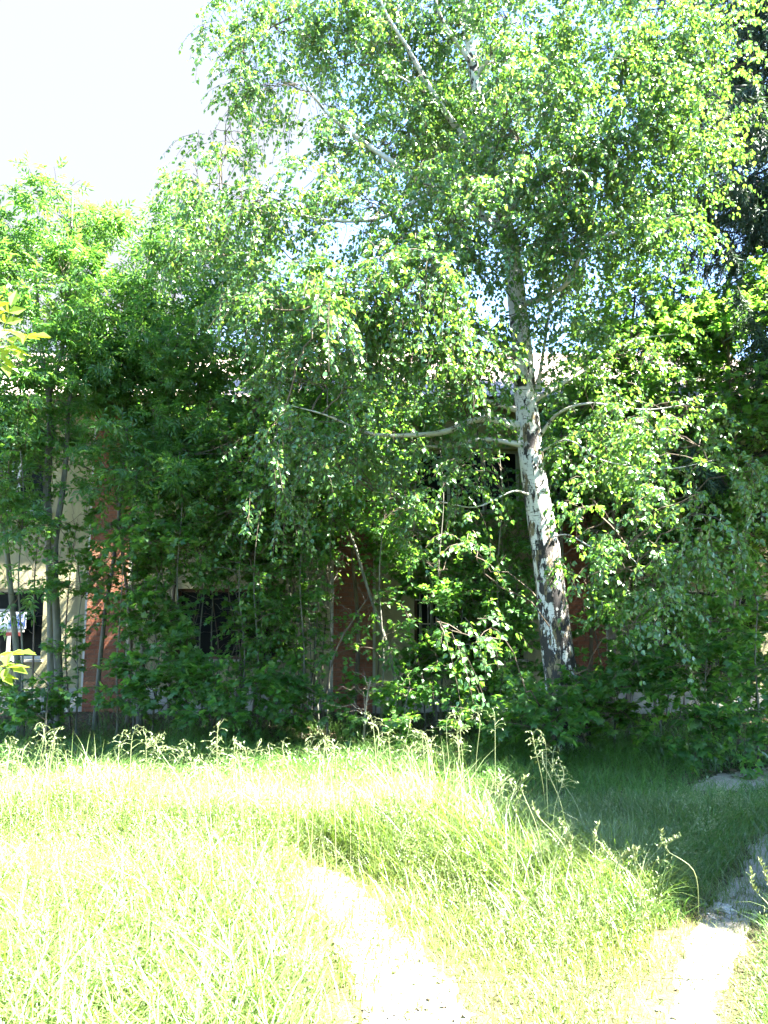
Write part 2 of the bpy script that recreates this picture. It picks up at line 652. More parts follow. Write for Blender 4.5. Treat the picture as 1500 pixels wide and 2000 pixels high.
def tree(name, label, cat, kind, stems, clumps, group=None, bark_m='grey_bark', density=1.0, sides=8, scale=1.0, mat=None):
    """stems: list of ([(px,py),...], Y, r_bottom, r_top[, dY]) ; a plant of its own with stems and one crown"""
    K = dict(KINDS[kind])
    lines = []
    root = None
    for s in stems:
        pl, Y, r0, r1 = s[:4]
        dY = s[4] if len(s) > 4 else 0.0
        m = len(pl)
        w = [P(p[0], p[1], Y + dY * i / max(1, m - 1)) for i, p in enumerate(pl)]
        if len(s) <= 5:
            b = w[0].copy()
            b[2] = -.05
            if w[0][2] > .1:
                w = [b] + w
            else:
                w[0][2] = -.05
        ln = smooth_line(w, 8 * len(w))
        lines.append(ln)
        if root is None:
            root = thing(name, (ln[0][0], ln[0][1], 0), label, cat, group)
        tb = MB()
        nn = len(ln)
        flare = 1 + .5 * np.exp(-np.arange(nn) / 2.5) if len(s) <= 5 else 1
        tb.tube(ln, np.linspace(r0, r1, nn) * flare, sides, 0, wob=.05)
        tb.build('trunk' if r0 > .05 else 'stem', M[bark_m], root, root.location, True)
    cb = MB()
    foliage(cb, lines, clumps, K, density, stems[0][2] * .5, None, scale)
    cb.build('crown', [M[mat or K['mat']], M['twig']], root, root.location)
    return root


# ------------------------------------------------------------------ ground
def ground_z(x, y):
    return .03 * np.sin(x * 1.3 + .5) * np.sin(y * .9) + .02 * np.sin(x * 2.9 + y * 2.1)


def make_ground():
    b = MB()
    xs = np.concatenate([[-400, -120, -40, -18], np.arange(-12, 12.01, .25), [18, 40, 120, 400]])
    ys = np.concatenate([[-300, -80, -25, -8], np.arange(0, 16.01, .25), [22, 40, 120, 600]])
    X, Yy = np.meshgrid(xs, ys)
    Z = ground_z(X, Yy) * np.clip(1 - (np.maximum(np.abs(X) - 10, 0) + np.maximum(np.abs(Yy - 8) - 7, 0)) / 2, 0, 1)
    v = np.stack([X, Yy, Z], -1).reshape(-1, 3)
    nx = len(xs)
    i = (np.arange(len(ys) - 1)[:, None] * nx + np.arange(nx - 1)[None]).ravel()
    b.quads(v, np.stack([i, i + 1, i + nx + 1, i + nx], -1))
    o = b.build('ground', M['soil'], smooth=True)
    tag(o, kind='structure')


make_ground()


def pix_poly(pl):
    return np.array([G(*p)[:2] for p in pl])


def inside(poly, x, y):
    n = len(poly)
    r = np.zeros(np.shape(x), bool)
    j = n - 1
    for i in range(n):
        xi, yi = poly[i]
        xj, yj = poly[j]
        c = ((yi > y) != (yj > y)) & (x < (xj - xi) * (y - yi) / (yj - yi + 1e-12) + xi)
        r ^= c
        j = i
    return r


def edge_dist(poly, x, y):
    d = np.full(np.shape(x), 1e9)
    for i in range(len(poly)):
        a, b = poly[i - 1], poly[i]
        ab = b - a
        t = np.clip(((x - a[0]) * ab[0] + (y - a[1]) * ab[1]) / (ab @ ab + 1e-9), 0, 1)
        d = np.minimum(d, np.hypot(x - a[0] - t * ab[0], y - a[1] - t * ab[1]))
    return d


def vnoise(x, y, s, seed=0):
    r = np.random.default_rng(seed)
    o = 0
    for k in range(5):
        a = r.uniform(0, 2 * np.pi)
        o = o + np.sin((x * math.cos(a) + y * math.sin(a)) * s * (1 + .55 * k) + r.uniform(0, 6)) / (1 + .4 * k)
    return o / 2.4


PATH = pix_poly([(1255, 2200), (1305, 1960), (1335, 1860), (1372, 1775), (1432, 1712), (1480, 1655), (1600, 1590), (1800, 1540),
                 (1800, 1590), (1640, 1650), (1540, 1720), (1500, 1770), (1470, 1830), (1428, 1910), (1388, 2000), (1365, 2200)])
BARE = pix_poly([(720, 2300), (690, 2000), (665, 1890), (615, 1780), (585, 1705), (610, 1685), (670, 1700), (730, 1755), (780, 1815), (860, 1880),
                 (905, 1940), (920, 2010), (960, 2300)])
BARE2 = pix_poly([(1340, 1540), (1400, 1505), (1480, 1495), (1560, 1500), (1560, 1530), (1450, 1545)])


def sheet(name, poly, mat, dz=.004):
    # fine grid clipped to the outline with a ragged edge
    b = MB()
    x0, y0 = poly.min(0) - .1
    x1, y1 = poly.max(0) + .1
    st = .02
    xs, ys = np.arange(x0, x1, st), np.arange(y0, y1, st)
    X, Yy = np.meshgrid(xs, ys)
    Xc, Yc = X[:-1, :-1] + st / 2, Yy[:-1, :-1] + st / 2
    w = .045 * vnoise(Xc, Yc, 4.0, 31) + .03 * vnoise(Xc, Yc, 17.0, 32) + .02 * vnoise(Xc, Yc, 50.0, 33)
    ins = inside(poly, Xc, Yc)
    sd = np.where(ins, 1, -1) * edge_dist(poly, Xc, Yc)
    keep = sd + w > 0
    # conform to the coarse ground grid (bilinear of .25 m cells, split like the ground) plus a small lift
    def gz(x, y):
        ix, iy = np.floor(x / .25) * .25, np.floor(y / .25) * .25
        fx, fy = (x - ix) / .25, (y - iy) / .25
        a, bb, c, d = ground_z(ix, iy), ground_z(ix + .25, iy), ground_z(ix + .25, iy + .25), ground_z(ix, iy + .25)
        t1 = a + (bb - a) * fx + (c - bb) * fy
        t2 = a + (c - d) * fx + (d - a) * fy
        return np.where(fx >= fy, t1, t2)
    kp = np.pad(keep, 1)
    full = kp[:-1, :-1] & kp[1:, :-1] & kp[:-1, 1:] & kp[1:, 1:]
    Z = gz(X, Yy) + np.where(full, dz, -.02)
    v = np.stack([X, Yy, Z], -1).reshape(-1, 3)
    nx = len(xs)
    i = (np.arange(len(ys) - 1)[:, None] * nx + np.arange(nx - 1)[None])[keep]
    b.quads(v, np.stack([i, i + 1, i + nx + 1, i + nx], -1))
    o = b.build(name, mat, smooth=True)
    tag(o, kind='structure')


sheet('footpath', PATH, M['sand'], .006)
sheet('bare_ground', BARE, M['sand'], .007)
sheet('dirt_patch', BARE2, M['sand'], .008)

# ------------------------------------------------------------------ building
WY = 14.0        # front wall plane
EAVE = 5.60
PILX = [P(210, 1200, WY)[0], P(690, 1200, WY)[0], P(1142, 1200, WY)[0]]
bay = (PILX[2] - PILX[0]) / 2
PILX = [PILX[0] - bay] + PILX + [PILX[2] + bay]
bld = thing('apartment_house', (0, WY, 0), 'two storey plastered house with red brick pilasters behind the thicket', 'house')
X0, X1 = PILX[0] - .4, PILX[-1] + .42
wins = []
for i in range(len(PILX) - 1):
    cx = (PILX[i] + PILX[i + 1]) / 2
    for (z0, z1) in ((.92, 2.17), (3.57, 4.74)):
        wins.append((cx - .98, cx + .98, z0, z1))
wb = MB()
TH = .35
xs = sorted({X0, X1} | {w[0] for w in wins} | {w[1] for w in wins})
zs = sorted({.42, EAVE} | {w[2] for w in wins} | {w[3] for w in wins})
for i in range(len(xs) - 1):
    for j in range(len(zs) - 1):
        mx, mz = (xs[i] + xs[i + 1]) / 2, (zs[j] + zs[j + 1]) / 2
        if not any(w[0] < mx < w[1] and w[2] < mz < w[3] for w in wins):
            wb.quads([(xs[i], WY, zs[j]), (xs[i + 1], WY, zs[j]), (xs[i + 1], WY, zs[j + 1]), (xs[i], WY, zs[j + 1])], [(0, 1, 2, 3)])
for (a, b_, c, d) in wins:                               # reveals
    wb.quads([(a, WY, c), (b_, WY, c), (b_, WY, d), (a, WY, d), (a, WY + TH, c), (b_, WY + TH, c), (b_, WY + TH, d), (a, WY + TH, d)],
             [(0, 4, 5, 1), (1, 5, 6, 2), (2, 6, 7, 3), (3, 7, 4, 0)])
wb.box((X0, WY + 9.6, 0), (X1, WY + 9.9, EAVE))
wb.box((X0, WY + .001, 0), (X0 + .3, WY + 9.6, EAVE))
wb.box((X1 - .3, WY + .001, 0), (X1, WY + 9.6, EAVE))
for xx in (X0 + .15, X1 - .15):                          # gable triangles
    wb.add([(xx, WY, EAVE), (xx, WY + 9.9, EAVE), (xx, WY + 4.95, EAVE + 2.5)], [(0, 1, 2)])
wb.build('wall', M['plaster'], bld, bld.location)
pb = MB()
pb.box((X0 - .04, WY - .05, -.2), (X1 + .04, WY + .3, .42))
pb.build('plinth', M['concrete'], bld, bld.location)
for x in PILX:
    p = MB()
    p.box((x - .35, WY - .065, -.1), (x + .35, WY + .02, EAVE - .06))
    p.build('pilaster', M['brick'], bld, bld.location)
    e = MB()
    for s in (-1, 1):
        e.box((x + s * .375 - .024, WY - .035, .44), (x + s * .375 + .024, WY + .01, EAVE - .07))
    e.build('plaster_edging', M['white_paint'], bld, bld.location)
for k, (a, b_, c, d) in enumerate(wins):
    fr = MB()
    y0, y1 = WY + .13, WY + .19
    t = .055
    fr.box((a, y0, c), (b_, y1, c + t))
    fr.box((a, y0, d - t), (b_, y1, d))
    fr.box((a, y0 + .002, c + t), (a + t, y1, d - t))
    fr.box((b_ - t, y0 + .002, c + t), (b_, y1, d - t))
    for q in (() if k == 2 else (.333, .667)):
        xm = a + (b_ - a) * q
        fr.box((xm - .03, y0 + .004, c + t), (xm + .03, y1, d - t))
    if k != 2:
        fr.box((a + (b_ - a) * .333 + .03, y0 + .006, d - .4), (a + (b_ - a) * .667 - .03, y1, d - .36))
    brown = k in (4, 2)
    f = fr.build('window', M['old_paint' if brown else 'white_paint'], bld, bld.location)
    g = MB()
    g.quads([(a + .02, y0 + .03, c + .02), (b_ - .02, y0 + .03, c + .02), (b_ - .02, y0 + .03, d - .02), (a + .02, y0 + .03, d - .02)], [(0, 1, 2, 3)])
    g.build('pane', M['glass'], f, (0, 0, 0)).location = -np.array(bld.location)
    s = MB()
    s.box((a - .05, WY - .09, c - .045), (b_ + .05, WY + .128, c - .003))
    s.build('sill', M['concrete'], f, (0, 0, 0)).location = -np.array(bld.location)
    if c < 2 and k == 4:
        gr = MB()
        for xx in np.linspace(a + .1, b_ - .1, 13):
            gr.tube([(xx, WY + .05, c + .02), (xx, WY + .05, d - .02)], .008, 5)
        for zz in (c + .2, (c + d) / 2, d - .2):
            gr.box((a + .02, WY + .038, zz - .01), (b_ - .02, WY + .046, zz + .01))
        gr.build('window_grille', M['white_paint'], bld, bld.location)
# roof of corrugated sheets, two slopes
rb = MB()
ridge = (WY + 4.95, EAVE + 2.62)
ex = np.arange(X0 - .5, X1 + .5, .0375)
for side in (1, -1):
    y_e = WY - .52 if side == 1 else WY + 10.37
    y_r = ridge[0]
    rows = np.linspace(0, 1, 9)
    for r_ in range(8):
        a0, a1 = rows[r_], rows[r_ + 1] + (.012 if r_ < 7 else 0)
        zz = .022 * np.sin(ex / .15 * 2 * np.pi)
        va = np.stack([ex, np.full_like(ex, y_e + (y_r - y_e) * a0), EAVE + (ridge[1] - EAVE) * a0 + zz + .012], -1)
        vb = np.stack([ex, np.full_like(ex, y_e + (y_r - y_e) * a1), EAVE + (ridge[1] - EAVE) * a1 + zz], -1)
        n = len(ex)
        i = np.arange(n - 1)
        q = np.stack([i, i + 1, i + 1 + n, i + n], -1)
        rb.quads(np.concatenate([va, vb]), q if side == 1 else q[:, ::-1])
roof = rb.build('roof', M['slate'], bld, bld.location, True)
cb = MB()
cb.tube([(X0 - .5, ridge[0], ridge[1] + .01), (X1 + .5, ridge[0], ridge[1] + .01)], .11, 10)
cb.build('ridge_cap', M['slate'], roof, (0, 0, 0)).location = -np.array(bld.location)
fb = MB()
fb.box((X0 - .45, WY - .44, EAVE - .16), (X1 + .45, WY - .41, EAVE - .03))
fb.box((X0 - .45, WY - .405, EAVE - .15), (X1 + .45, WY - .003, EAVE - .125))
fb.build('eaves_board', M['fascia'], bld, bld.location)

# banner hanging in the left ground floor window
def text_mesh(txt, size, mat, parent, loc):
    cu = bpy.data.curves.new('lettering', 'FONT')
    cu.body = txt
    cu.size = size
    cu.extrude = .002
    cu.align_x = 'CENTER'
    cu.align_y = 'CENTER'
    tmp = bpy.data.objects.new('lettering', cu)
    C.objects.link(tmp)
    dg = bpy.context.evaluated_depsgraph_get()
    me = bpy.data.meshes.new_from_object(tmp.evaluated_get(dg))
    bpy.data.objects.remove(tmp)
    me.materials.clear()
    me.materials.append(M[mat])
    o = bpy.data.objects.new('lettering', me)
    C.objects.link(o)
    o.parent = parent
    o.location = loc
    o.rotation_euler = (R(90), 0, 0)
    return o


bp = P(22, 1212, WY - .12)
ban = thing('banner', bp, 'white banner with blue letters and red foot on the leftmost lower window', 'sign')
b = MB()
b.box((-.30, 0, -.14), (.26, .012, .15))
b.build('banner_cloth', M['banner_white'], ban)
b = MB()
b.box((-.08, -.001, -.27), (.20, .011, -.205))
b.build('red_strip', M['banner_red'], ban)
b = MB()
b.box((-.28, .004, -.205), (.24, .010, -.14))
b.build('lower_strip', M['concrete'], ban)
text_mesh('НЫ', .19, 'banner_blue', ban, (.12, -.006, -.05))
text_mesh('ОВ', .12, 'banner_blue', ban, (.13, -.006, .085))

# ------------------------------------------------------------------ birch
def make_birch():
    YB = 9.6
    tr = [(1122, 1452), (1102, 1360), (1086, 1250), (1072, 1120), (1050, 980), (1036, 880), (1026, 760), (1014, 630), (1000, 500), (978, 400), (955, 300), (932, 180), (915, 60), (900, -80), (885, -300), (880, -520)]
    w = [P(p[0], p[1], YB + .02 * i) for i, p in enumerate(tr)]
    w[0][2] = -.08
    ln = smooth_line(w, 190)
    z = ln[:, 2]
    rad = np.interp(z, [-.1, .15, .5, 1.5, 3, 5, 7, 9, 11, 14], [.30, .245, .215, .19, .165, .135, .10, .075, .05, .02])
    root = thing('birch_tree', (ln[0][0], ln[0][1], 0), 'tall white barked birch with leaning trunk and drooping leafy boughs in front of the house', 'tree')
    tb = MB()
    tb.tube(ln, rad, 28, 0, wob=.035)
    tb.build('trunk', M['birch_bark'], root, root.location, True)
    # boughs as seen, (px,py,depth) from the trunk outwards
    boughs = [
        ([(1010, 832, 9.6), (940, 818, 9.3), (870, 843, 9.0), (800, 850, 8.7), (720, 846, 8.5), (640, 812, 8.3), (560, 790, 8.1)], .050),
        ([(1014, 868, 9.6), (940, 858, 9.4), (880, 872, 9.2), (820, 868, 9.0), (790, 840, 8.8)], .032),
        ([(1002, 690, 9.6), (950, 655, 9.2), (880, 610, 8.7), (790, 590, 8.3), (690, 560, 8.0), (620, 590, 7.8)], .045),
        ([(1012, 745, 9.6), (960, 700, 9.9), (900, 690, 10.1), (820, 680, 10.3), (740, 690, 10.4)], .035),
        ([(1006, 800, 9.6), (940, 775, 9.2), (890, 700, 8.6), (860, 640, 8.2)], .03),
        ([(985, 450, 9.65), (900, 395, 9.5), (775, 322, 9.3), (700, 270, 9.2), (640, 222, 9.0), (585, 150, 8.9), (520, 70, 8.8)], .055),
        ([(962, 345, 9.7), (900, 260, 9.5), (850, 190, 9.3), (800, 100, 9.1), (745, 5, 8.9), (720, -120, 8.8)], .06),
        ([(905, 205, 9.6), (850, 190, 9.4), (780, 150, 9.3), (730, 125, 9.2)], .028),
        ([(960, 330, 9.7), (880, 350, 9.4), (760, 420, 9.0), (640, 430, 8.8), (520, 400, 8.6), (430, 370, 8.5)], .04),
        ([(1050, 760, 9.5), (1068, 640, 9.3), (1080, 540, 9.2), (1070, 400, 9.1), (1055, 330, 9.1), (1060, 150, 9.0)], .022),
        ([(1055, 850, 9.5), (1090, 808, 9.2), (1150, 788, 8.9), (1260, 800, 8.5), (1340, 790, 8.2)], .022),
        ([(1060, 880, 9.5), (1110, 860, 9.0), (1180, 900, 8.6), (1300, 915, 8.2), (1390, 900, 7.8)], .011),
        ([(1010, 600, 9.6), (1100, 560, 9.2), (1150, 480, 8.8), (1250, 440, 8.4), (1330, 420, 8.2)], .04),
        ([(980, 420, 9.7), (1080, 340, 9.4), (1150, 330, 9.2), (1200, 220, 9.0), (1230, 80, 8.8), (1290, -60, 8.6)], .05),
        ([(1030, 790, 9.6), (1130, 730, 9.9), (1240, 665, 10.2), (1400, 645, 10.6)], .035),
        ([(1075, 1050, 9.5), (1110, 1045, 9.1), (1160, 1070, 8.4), (1220, 1080, 7.9), (1260, 1120, 7.6)], .011),
        ([(1030, 965, 9.5), (1000, 960, 9.2), (930, 990, 8.9), (860, 980, 8.8), (730, 960, 8.8)], .014),
        ([(925, 130, 9.8), (860, 30, 9.6), (840, -80, 9.5)], .04),
        ([(930, 150, 9.8), (990, 60, 9.5), (1040, -60, 9.2)], .035),
    ]
    lines = [ln]
    for pts, r in boughs:
        bl = smooth_line([P(*p) for p in pts], 10 * len(pts))
        lines.append(bl)
        bb = MB()
        nn = len(bl)
        bb.tube(bl, np.linspace(r, .003, nn) * (1 + .35 * np.exp(-np.arange(nn) / 3.0)), 9, 0, wob=.05)
        bb.build('branch', M['bough_bark'], root, root.location, True)
    cl = [
        # upper left, loose
        (470, 110, 90, 110, 8.9, .7, .75), (600, 50, 110, 70, 9.2, .8, .95), (560, 170, 90, 60, 8.9, .6, .6), (440, 250, 60, 60, 8.8, .5, .45),
        (425, 380, 85, 60, 8.5, .7, 1.05), (520, 430, 100, 60, 8.8, .7, 1.0), (600, 350, 70, 50, 8.8, .6, .55), (690, 420, 90, 60, 9.0, .7, .7),
        (700, 100, 120, 100, 9.7, .7, 1.1), (690, 260, 70, 60, 9.6, .5, .7), (800, 60, 110, 80, 10.0, .8, 1.2), (790, 270, 100, 80, 9.8, .7, 1.0),
        (640, 320, 40, 60, 9.0, .5, .6),
        # middle
        (900, 130, 110, 110, 10.3, .8, 1.2), (900, 300, 110, 110, 10.2, .8, 1.3), (840, 330, 60, 70, 8.8, .5, .7), (850, 440, 110, 80, 8.7, .9, 1.2), (940, 460, 80, 70, 8.6, .8, 1.1),
        (690, 560, 90, 45, 8.0, .6, 1.5), (820, 560, 110, 70, 8.1, .8, 1.6), (650, 620, 80, 40, 7.9, .6, 1.1), (900, 620, 70, 45, 8.4, .5, 1.),
        (1005, 600, 45, 60, 8.9, .3, .5), (1010, 60, 110, 90, 9.0, 1., 1.2), (1010, 220, 100, 100, 8.7, .9, 1.4), (1060, 370, 100, 80, 8.6, .9, 1.4), (1080, 500, 80, 60, 9.7, .7, 1.1),
        # right
        (1180, 60, 120, 90, 8.9, 1., 1.3), (1200, 220, 130, 90, 8.9, 1., 1.3), (1300, 90, 70, 90, 8.8, .8, 1.1), (1300, 280, 80, 80, 8.8, .9, 1.1),
        (1170, 360, 110, 70, 9.2, 1., 1.2), (1180, 470, 110, 45, 8.6, .7, 1.4), (1280, 440, 60, 40, 8.4, .5, .8), (1140, 250, 80, 70, 8.4, .6, 1.0),
        (1370, 100, 60, 110, 8.8, .7, 1.2), (1385, 240, 55, 60, 9.0, .6, 1.0), (1350, 340, 60, 50, 8.9, .6, .9), (1420, 30, 60, 60, 9.0, .6, 1.),
        # over the top of the picture
        (600, -90, 170, 80, 9.2, 1., .8), (880, -120, 180, 100, 9.5, 1.4, .8), (1180, -100, 180, 80, 9.0, 1.2, .8), (900, -330, 180, 120, 9.8, 1.3, .6),
        # behind, away from the camera
        (1000, 250, 200, 200, 11.6, 1.0, .55), (800, 300, 140, 160, 11.4, 1.0, .45), (1150, 450, 150, 120, 11.3, .9, .6),
        (700, 640, 120, 50, 8.4, .6, .9), (800, 650, 120, 50, 8.6, .7, .8), (900, 720, 90, 50, 8.5, .6, .8), (890, 540, 80, 60, 8.9, .7, .9),
        (1110, 600, 40, 60, 8.8, .4, .7), (1120, 690, 60, 40, 9.0, .5, .6), (560, 620, 100, 60, 8.6, .6, .8), (600, 720, 90, 50, 8.6, .6, .8), (1170, 870, 60, 40, 8.6, .5, .7),
        (1230, 950, 80, 40, 8.3, .5, .4), (1320, 1100, 60, 50, 7.9, .5, .45), (1440, 950, 60, 60, 8.2, .5, .5), (650, 900, 80, 45, 8.6, .5, .9), (520, 960, 60, 40, 8.4, .4, .6), (930, 900, 60, 30, 8.8, .4, .2),
        (500, 560, 90, 60, 8.9, .7, .9), (400, 480, 70, 40, 8.8, .5, .6),
        # lower boughs
        (850, 690, 130, 50, 8.5, .7, .8), (720, 760, 90, 40, 8.3, .6, .6), (560, 850, 70, 45, 8.0, .5, 1.0), (690, 850, 70, 40, 8.5, .5, .8),
        (880, 800, 70, 40, 8.6, .5, .5), (880, 930, 70, 40, 8.7, .5, .35), (950, 1080, 40, 35, 8.0, .35, .4), (860, 1225, 45, 32, 6.9, .25, .5),
        (790, 1010, 60, 40, 8.7, .4, .6),
        (1150, 985, 22, 35, 7.1, .15, .9), (1370, 985, 26, 45, 7.0, .2, 1.0), (1300, 880, 110, 50, 8.2, .6, .5), (1190, 830, 70, 35, 8.7, .5, .7),
        (1200, 1120, 60, 50, 7.7, .5, .6), (1270, 1180, 60, 70, 7.6, .5, .5), (1400, 1040, 60, 70, 7.6, .5, .45), (1290, 1000, 70, 50, 7.8, .5, .45),
        (1300, 700, 100, 35, 10.2, .5, .6), (1330, 800, 90, 35, 8.3, .5, .7),
    ]
    cb = MB()
    foliage(cb, lines, cl, KINDS['birch'], 1.25, .011)
    for bl in lines[1:17]:
        L = np.linalg.norm(np.diff(bl, axis=0), axis=1).sum()
        m = int(L * 6)
        i = (rng.uniform(.22, 1, m) * (len(bl) - 1)).astype(int)
        st = bl[i]
        off = rng.normal(0, 1, (m, 3)) * np.array([.22, .25, .12]) + np.array([0, 0, -.12])
        for a, q in zip(st, st + off):
            cb.tube(bough_line(a, q, .1, 5, .3), np.linspace(.005, .0025, 5), 3, 1, cap=False)
        sprays(cb, st + off, unit(off), KINDS['birch'], .7, .5)
    cb.build('crown', [M['birch_leaf'], M['twig']], root, root.location)


make_birch()

# ------------------------------------------------------------------ thicket, each plant its own
ED = 'ash leaved maples along the left wall'
tree('box_elder', 'tall forked grey stemmed box elder, tallest one by the left pilaster', 'tree', 'elder',
     [([(102, 1375), (102, 1250), (98, 1100), (92, 950), (98, 850), (95, 770), (80, 680), (70, 560), (60, 470), (52, 400)], 11.3, .085, .015),
      ([(116, 1375), (112, 1250), (107, 1080), (122, 960), (130, 880), (134, 800), (150, 690)], 11.2, .07, .02),
      ([(96, 770), (120, 690), (135, 560), (140, 430), (142, 375)], 11.3, .04, .01, 0, 0)],
     [(140, 440, 70, 80, 11.3, .8, .9), (60, 470, 60, 70, 11.3, .8, .9), (110, 560, 110, 70, 11.2, 1., 1.0), (110, 660, 120, 60, 11.2, 1., .95),
      (60, 750, 90, 60, 11.0, .8, .8), (190, 620, 70, 90, 11.4, .9, .9), (190, 740, 70, 60, 11.4, .7, .6), (60, 830, 90, 40, 11.0, .6, .9)], ED, density=.75)
tree('box_elder', 'leaning box elder at the left edge with bare lower stem', 'tree', 'elder',
     [([(42, 1380), (30, 1250), (14, 1080), (4, 950), (-5, 850), (-20, 700)], 10.8, .055, .015)],
     [(-10, 640, 60, 90, 10.9, .8, .8), (20, 830, 70, 50, 10.9, .7, 1.0), (20, 930, 60, 40, 10.7, .5, .8), (30, 1040, 60, 35, 10.6, .4, .9), (20, 1150, 40, 30, 10.5, .4, .8), (-10, 560, 60, 50, 11, .6, .7)], ED, density=.75)
tree('box_elder', 'slender pale box elder leaning across the left brick pilaster', 'tree', 'elder',
     [([(188, 1378), (205, 1200), (224, 1080), (238, 950), (246, 860), (262, 700), (285, 520), (300, 430)], 12.0, .04, .012)],
     [(285, 500, 60, 90, 12, .8, .9), (270, 640, 80, 80, 12, .9, 1.1), (260, 780, 80, 60, 12, .7, 1.2), (220, 850, 60, 35, 11.8, .5, 1.1), (290, 880, 50, 40, 11.6, .5, 1.)], ED, density=.6)
tree('box_elder', 'box elder with mottled stem just right of the left pilaster', 'tree', 'elder',
     [([(275, 1350), (283, 1200), (288, 1060), (293, 960), (300, 850), (330, 650), (350, 500), (340, 420)], 11.8, .045, .012)],
     [(340, 450, 60, 60, 11.8, .7, .9), (360, 560, 90, 70, 11.6, .9, 1.2), (350, 690, 100, 80, 11.5, .9, 1.4), (370, 800, 90, 60, 11.2, .7, 1.4), (270, 920, 80, 50, 11.0, .5, 1.2),
      (330, 930, 70, 45, 10.8, .5, 1.1), (250, 870, 50, 30, 10.6, .3, .8)], ED, density=.6)
LI = 'broad leaved young trees before the middle bays'
tree('young_elm', 'dense dark green tree hiding the second bay of the house', 'tree', 'linden',
     [([(470, 1400), (478, 1250), (500, 1050), (505, 850), (480, 650), (460, 520)], 11.6, .06, .015),
      ([(495, 1400), (520, 1200), (560, 1000), (580, 800), (590, 650)], 11.8, .04, .012)],
     [(440, 530, 80, 50, 11.6, .8, 1.3), (520, 560, 90, 60, 11.6, .9, 1.3), (460, 650, 110, 80, 11.4, 1., 1.4), (580, 660, 90, 80, 11.5, .9, 1.3), (500, 780, 120, 50, 11.3, .8, .95),
      (470, 890, 120, 70, 11.1, .8, 1.6), (560, 950, 110, 60, 10.9, .7, 1.5), (430, 980, 80, 40, 10.9, .5, 1.3), (600, 830, 70, 60, 11.4, .6, 1.2)], LI, bark_m='brown_bark', density=.8)
tree('young_elm', 'leaning young tree with bare grey stem crossing the middle pilaster', 'tree', 'linden',
     [([(786, 1395), (762, 1280), (722, 1160), (694, 1070), (664, 990), (640, 880), (640, 760)], 11.0, .032, .010)],
     [(640, 900, 100, 60, 11, .8, 1.5), (610, 1000, 90, 45, 10.8, .6, 1.3), (720, 910, 80, 50, 11, .7, 1.2), (700, 820, 80, 50, 11.2, .6, 1.1), (760, 990, 60, 45, 10.8, .5, 1.1), (640, 720, 80, 50, 11.4, .6, 1.2)], LI, density=.8)
tree('young_elm', 'small leafy tree standing between the middle pilaster and the upper window', 'tree', 'linden',
     [([(850, 1400), (845, 1250), (835, 1100), (800, 950), (780, 800), (760, 680)], 12.2, .04, .012)],
     [(770, 700, 80, 50, 12.2, .7, 1.2), (800, 790, 100, 50, 12, .8, 1.3), (760, 860, 60, 45, 11.8, .6, 1.1), (840, 1060, 80, 40, 11.8, .5, 1.0), (930, 850, 80, 30, 12, .5, .3), (950, 1030, 60, 35, 11.8, .5, .8), (930, 960, 60, 30, 11.8, .4, .3)], LI, density=.6)
tree('young_elm', 'slim tree close to the wall between the left pilaster and the second bay', 'tree', 'linden',
     [([(330, 1385), (334, 1250), (345, 1100), (370, 950), (390, 840)], 13.0, .04, .012)],
     [(300, 950, 50, 50, 13.1, .5, .6), (390, 890, 80, 60, 13.0, .5, .5), (300, 1070, 45, 35, 13.1, .4, 1.1), (420, 1050, 70, 40, 13.0, .5, 1.2), (330, 840, 80, 40, 13.0, .6, .35), (450, 800, 80, 40, 13, .6, .4), (410, 970, 60, 40, 13, .5, 1.1)], LI, bark_m='brown_bark', density=.75)
tree('young_elm', 'slim tree close to the wall just left of the middle pilaster', 'tree', 'linden',
     [([(596, 1390), (592, 1250), (585, 1100), (580, 950), (585, 820)], 13.0, .04, .012)],
     [(490, 990, 80, 55, 13.0, .5, 1.2), (570, 900, 90, 60, 13.0, .5, 1.4), (640, 1000, 55, 45, 13.0, .5, 1.3), (540, 1080, 50, 35, 13.0, .4, 1.1), (620, 800, 100, 40, 13.0, .6, 1.3), (700, 950, 50, 60, 13.0, .5, .5)], LI, bark_m='brown_bark', density=.75)
tree('young_elm', 'slim tree close to the wall beneath the upper right window', 'tree', 'linden',
     [([(965, 1395), (960, 1250), (955, 1100), (945, 950), (930, 820)], 13.0, .04, .012)],
     [(770, 900, 50, 50, 13.0, .5, .4), (850, 1050, 90, 40, 13.0, .5, .7), (970, 950, 50, 60, 13.0, .5, .5), (900, 1110, 80, 35, 13.0, .5, 1.1), (1010, 1060, 50, 60, 13.0, .5, 1.3), (930, 800, 110, 40, 13.0, .6, .3), (780, 1030, 50, 40, 13.0, .4, .5)], LI, bark_m='brown_bark', density=.5)
tree('young_elm', 'slim tree close to the wall behind the birch trunk', 'tree', 'linden',
     [([(1150, 1395), (1155, 1250), (1160, 1100), (1170, 950), (1160, 820)], 13.0, .04, .012)],
     [(1100, 950, 60, 60, 13.0, .5, 1.3), (1200, 990, 80, 60, 13.0, .5, 1.3), (1300, 1100, 80, 60, 12.8, .5, 1.3), (1220, 1170, 60, 50, 12.8, .5, 1.1), (1100, 810, 90, 50, 13.0, .6, 1.3), (1350, 1250, 80, 50, 12.6, .5, 1.2)], LI, bark_m='brown_bark', density=.75)
MA = 'maples right of the birch'
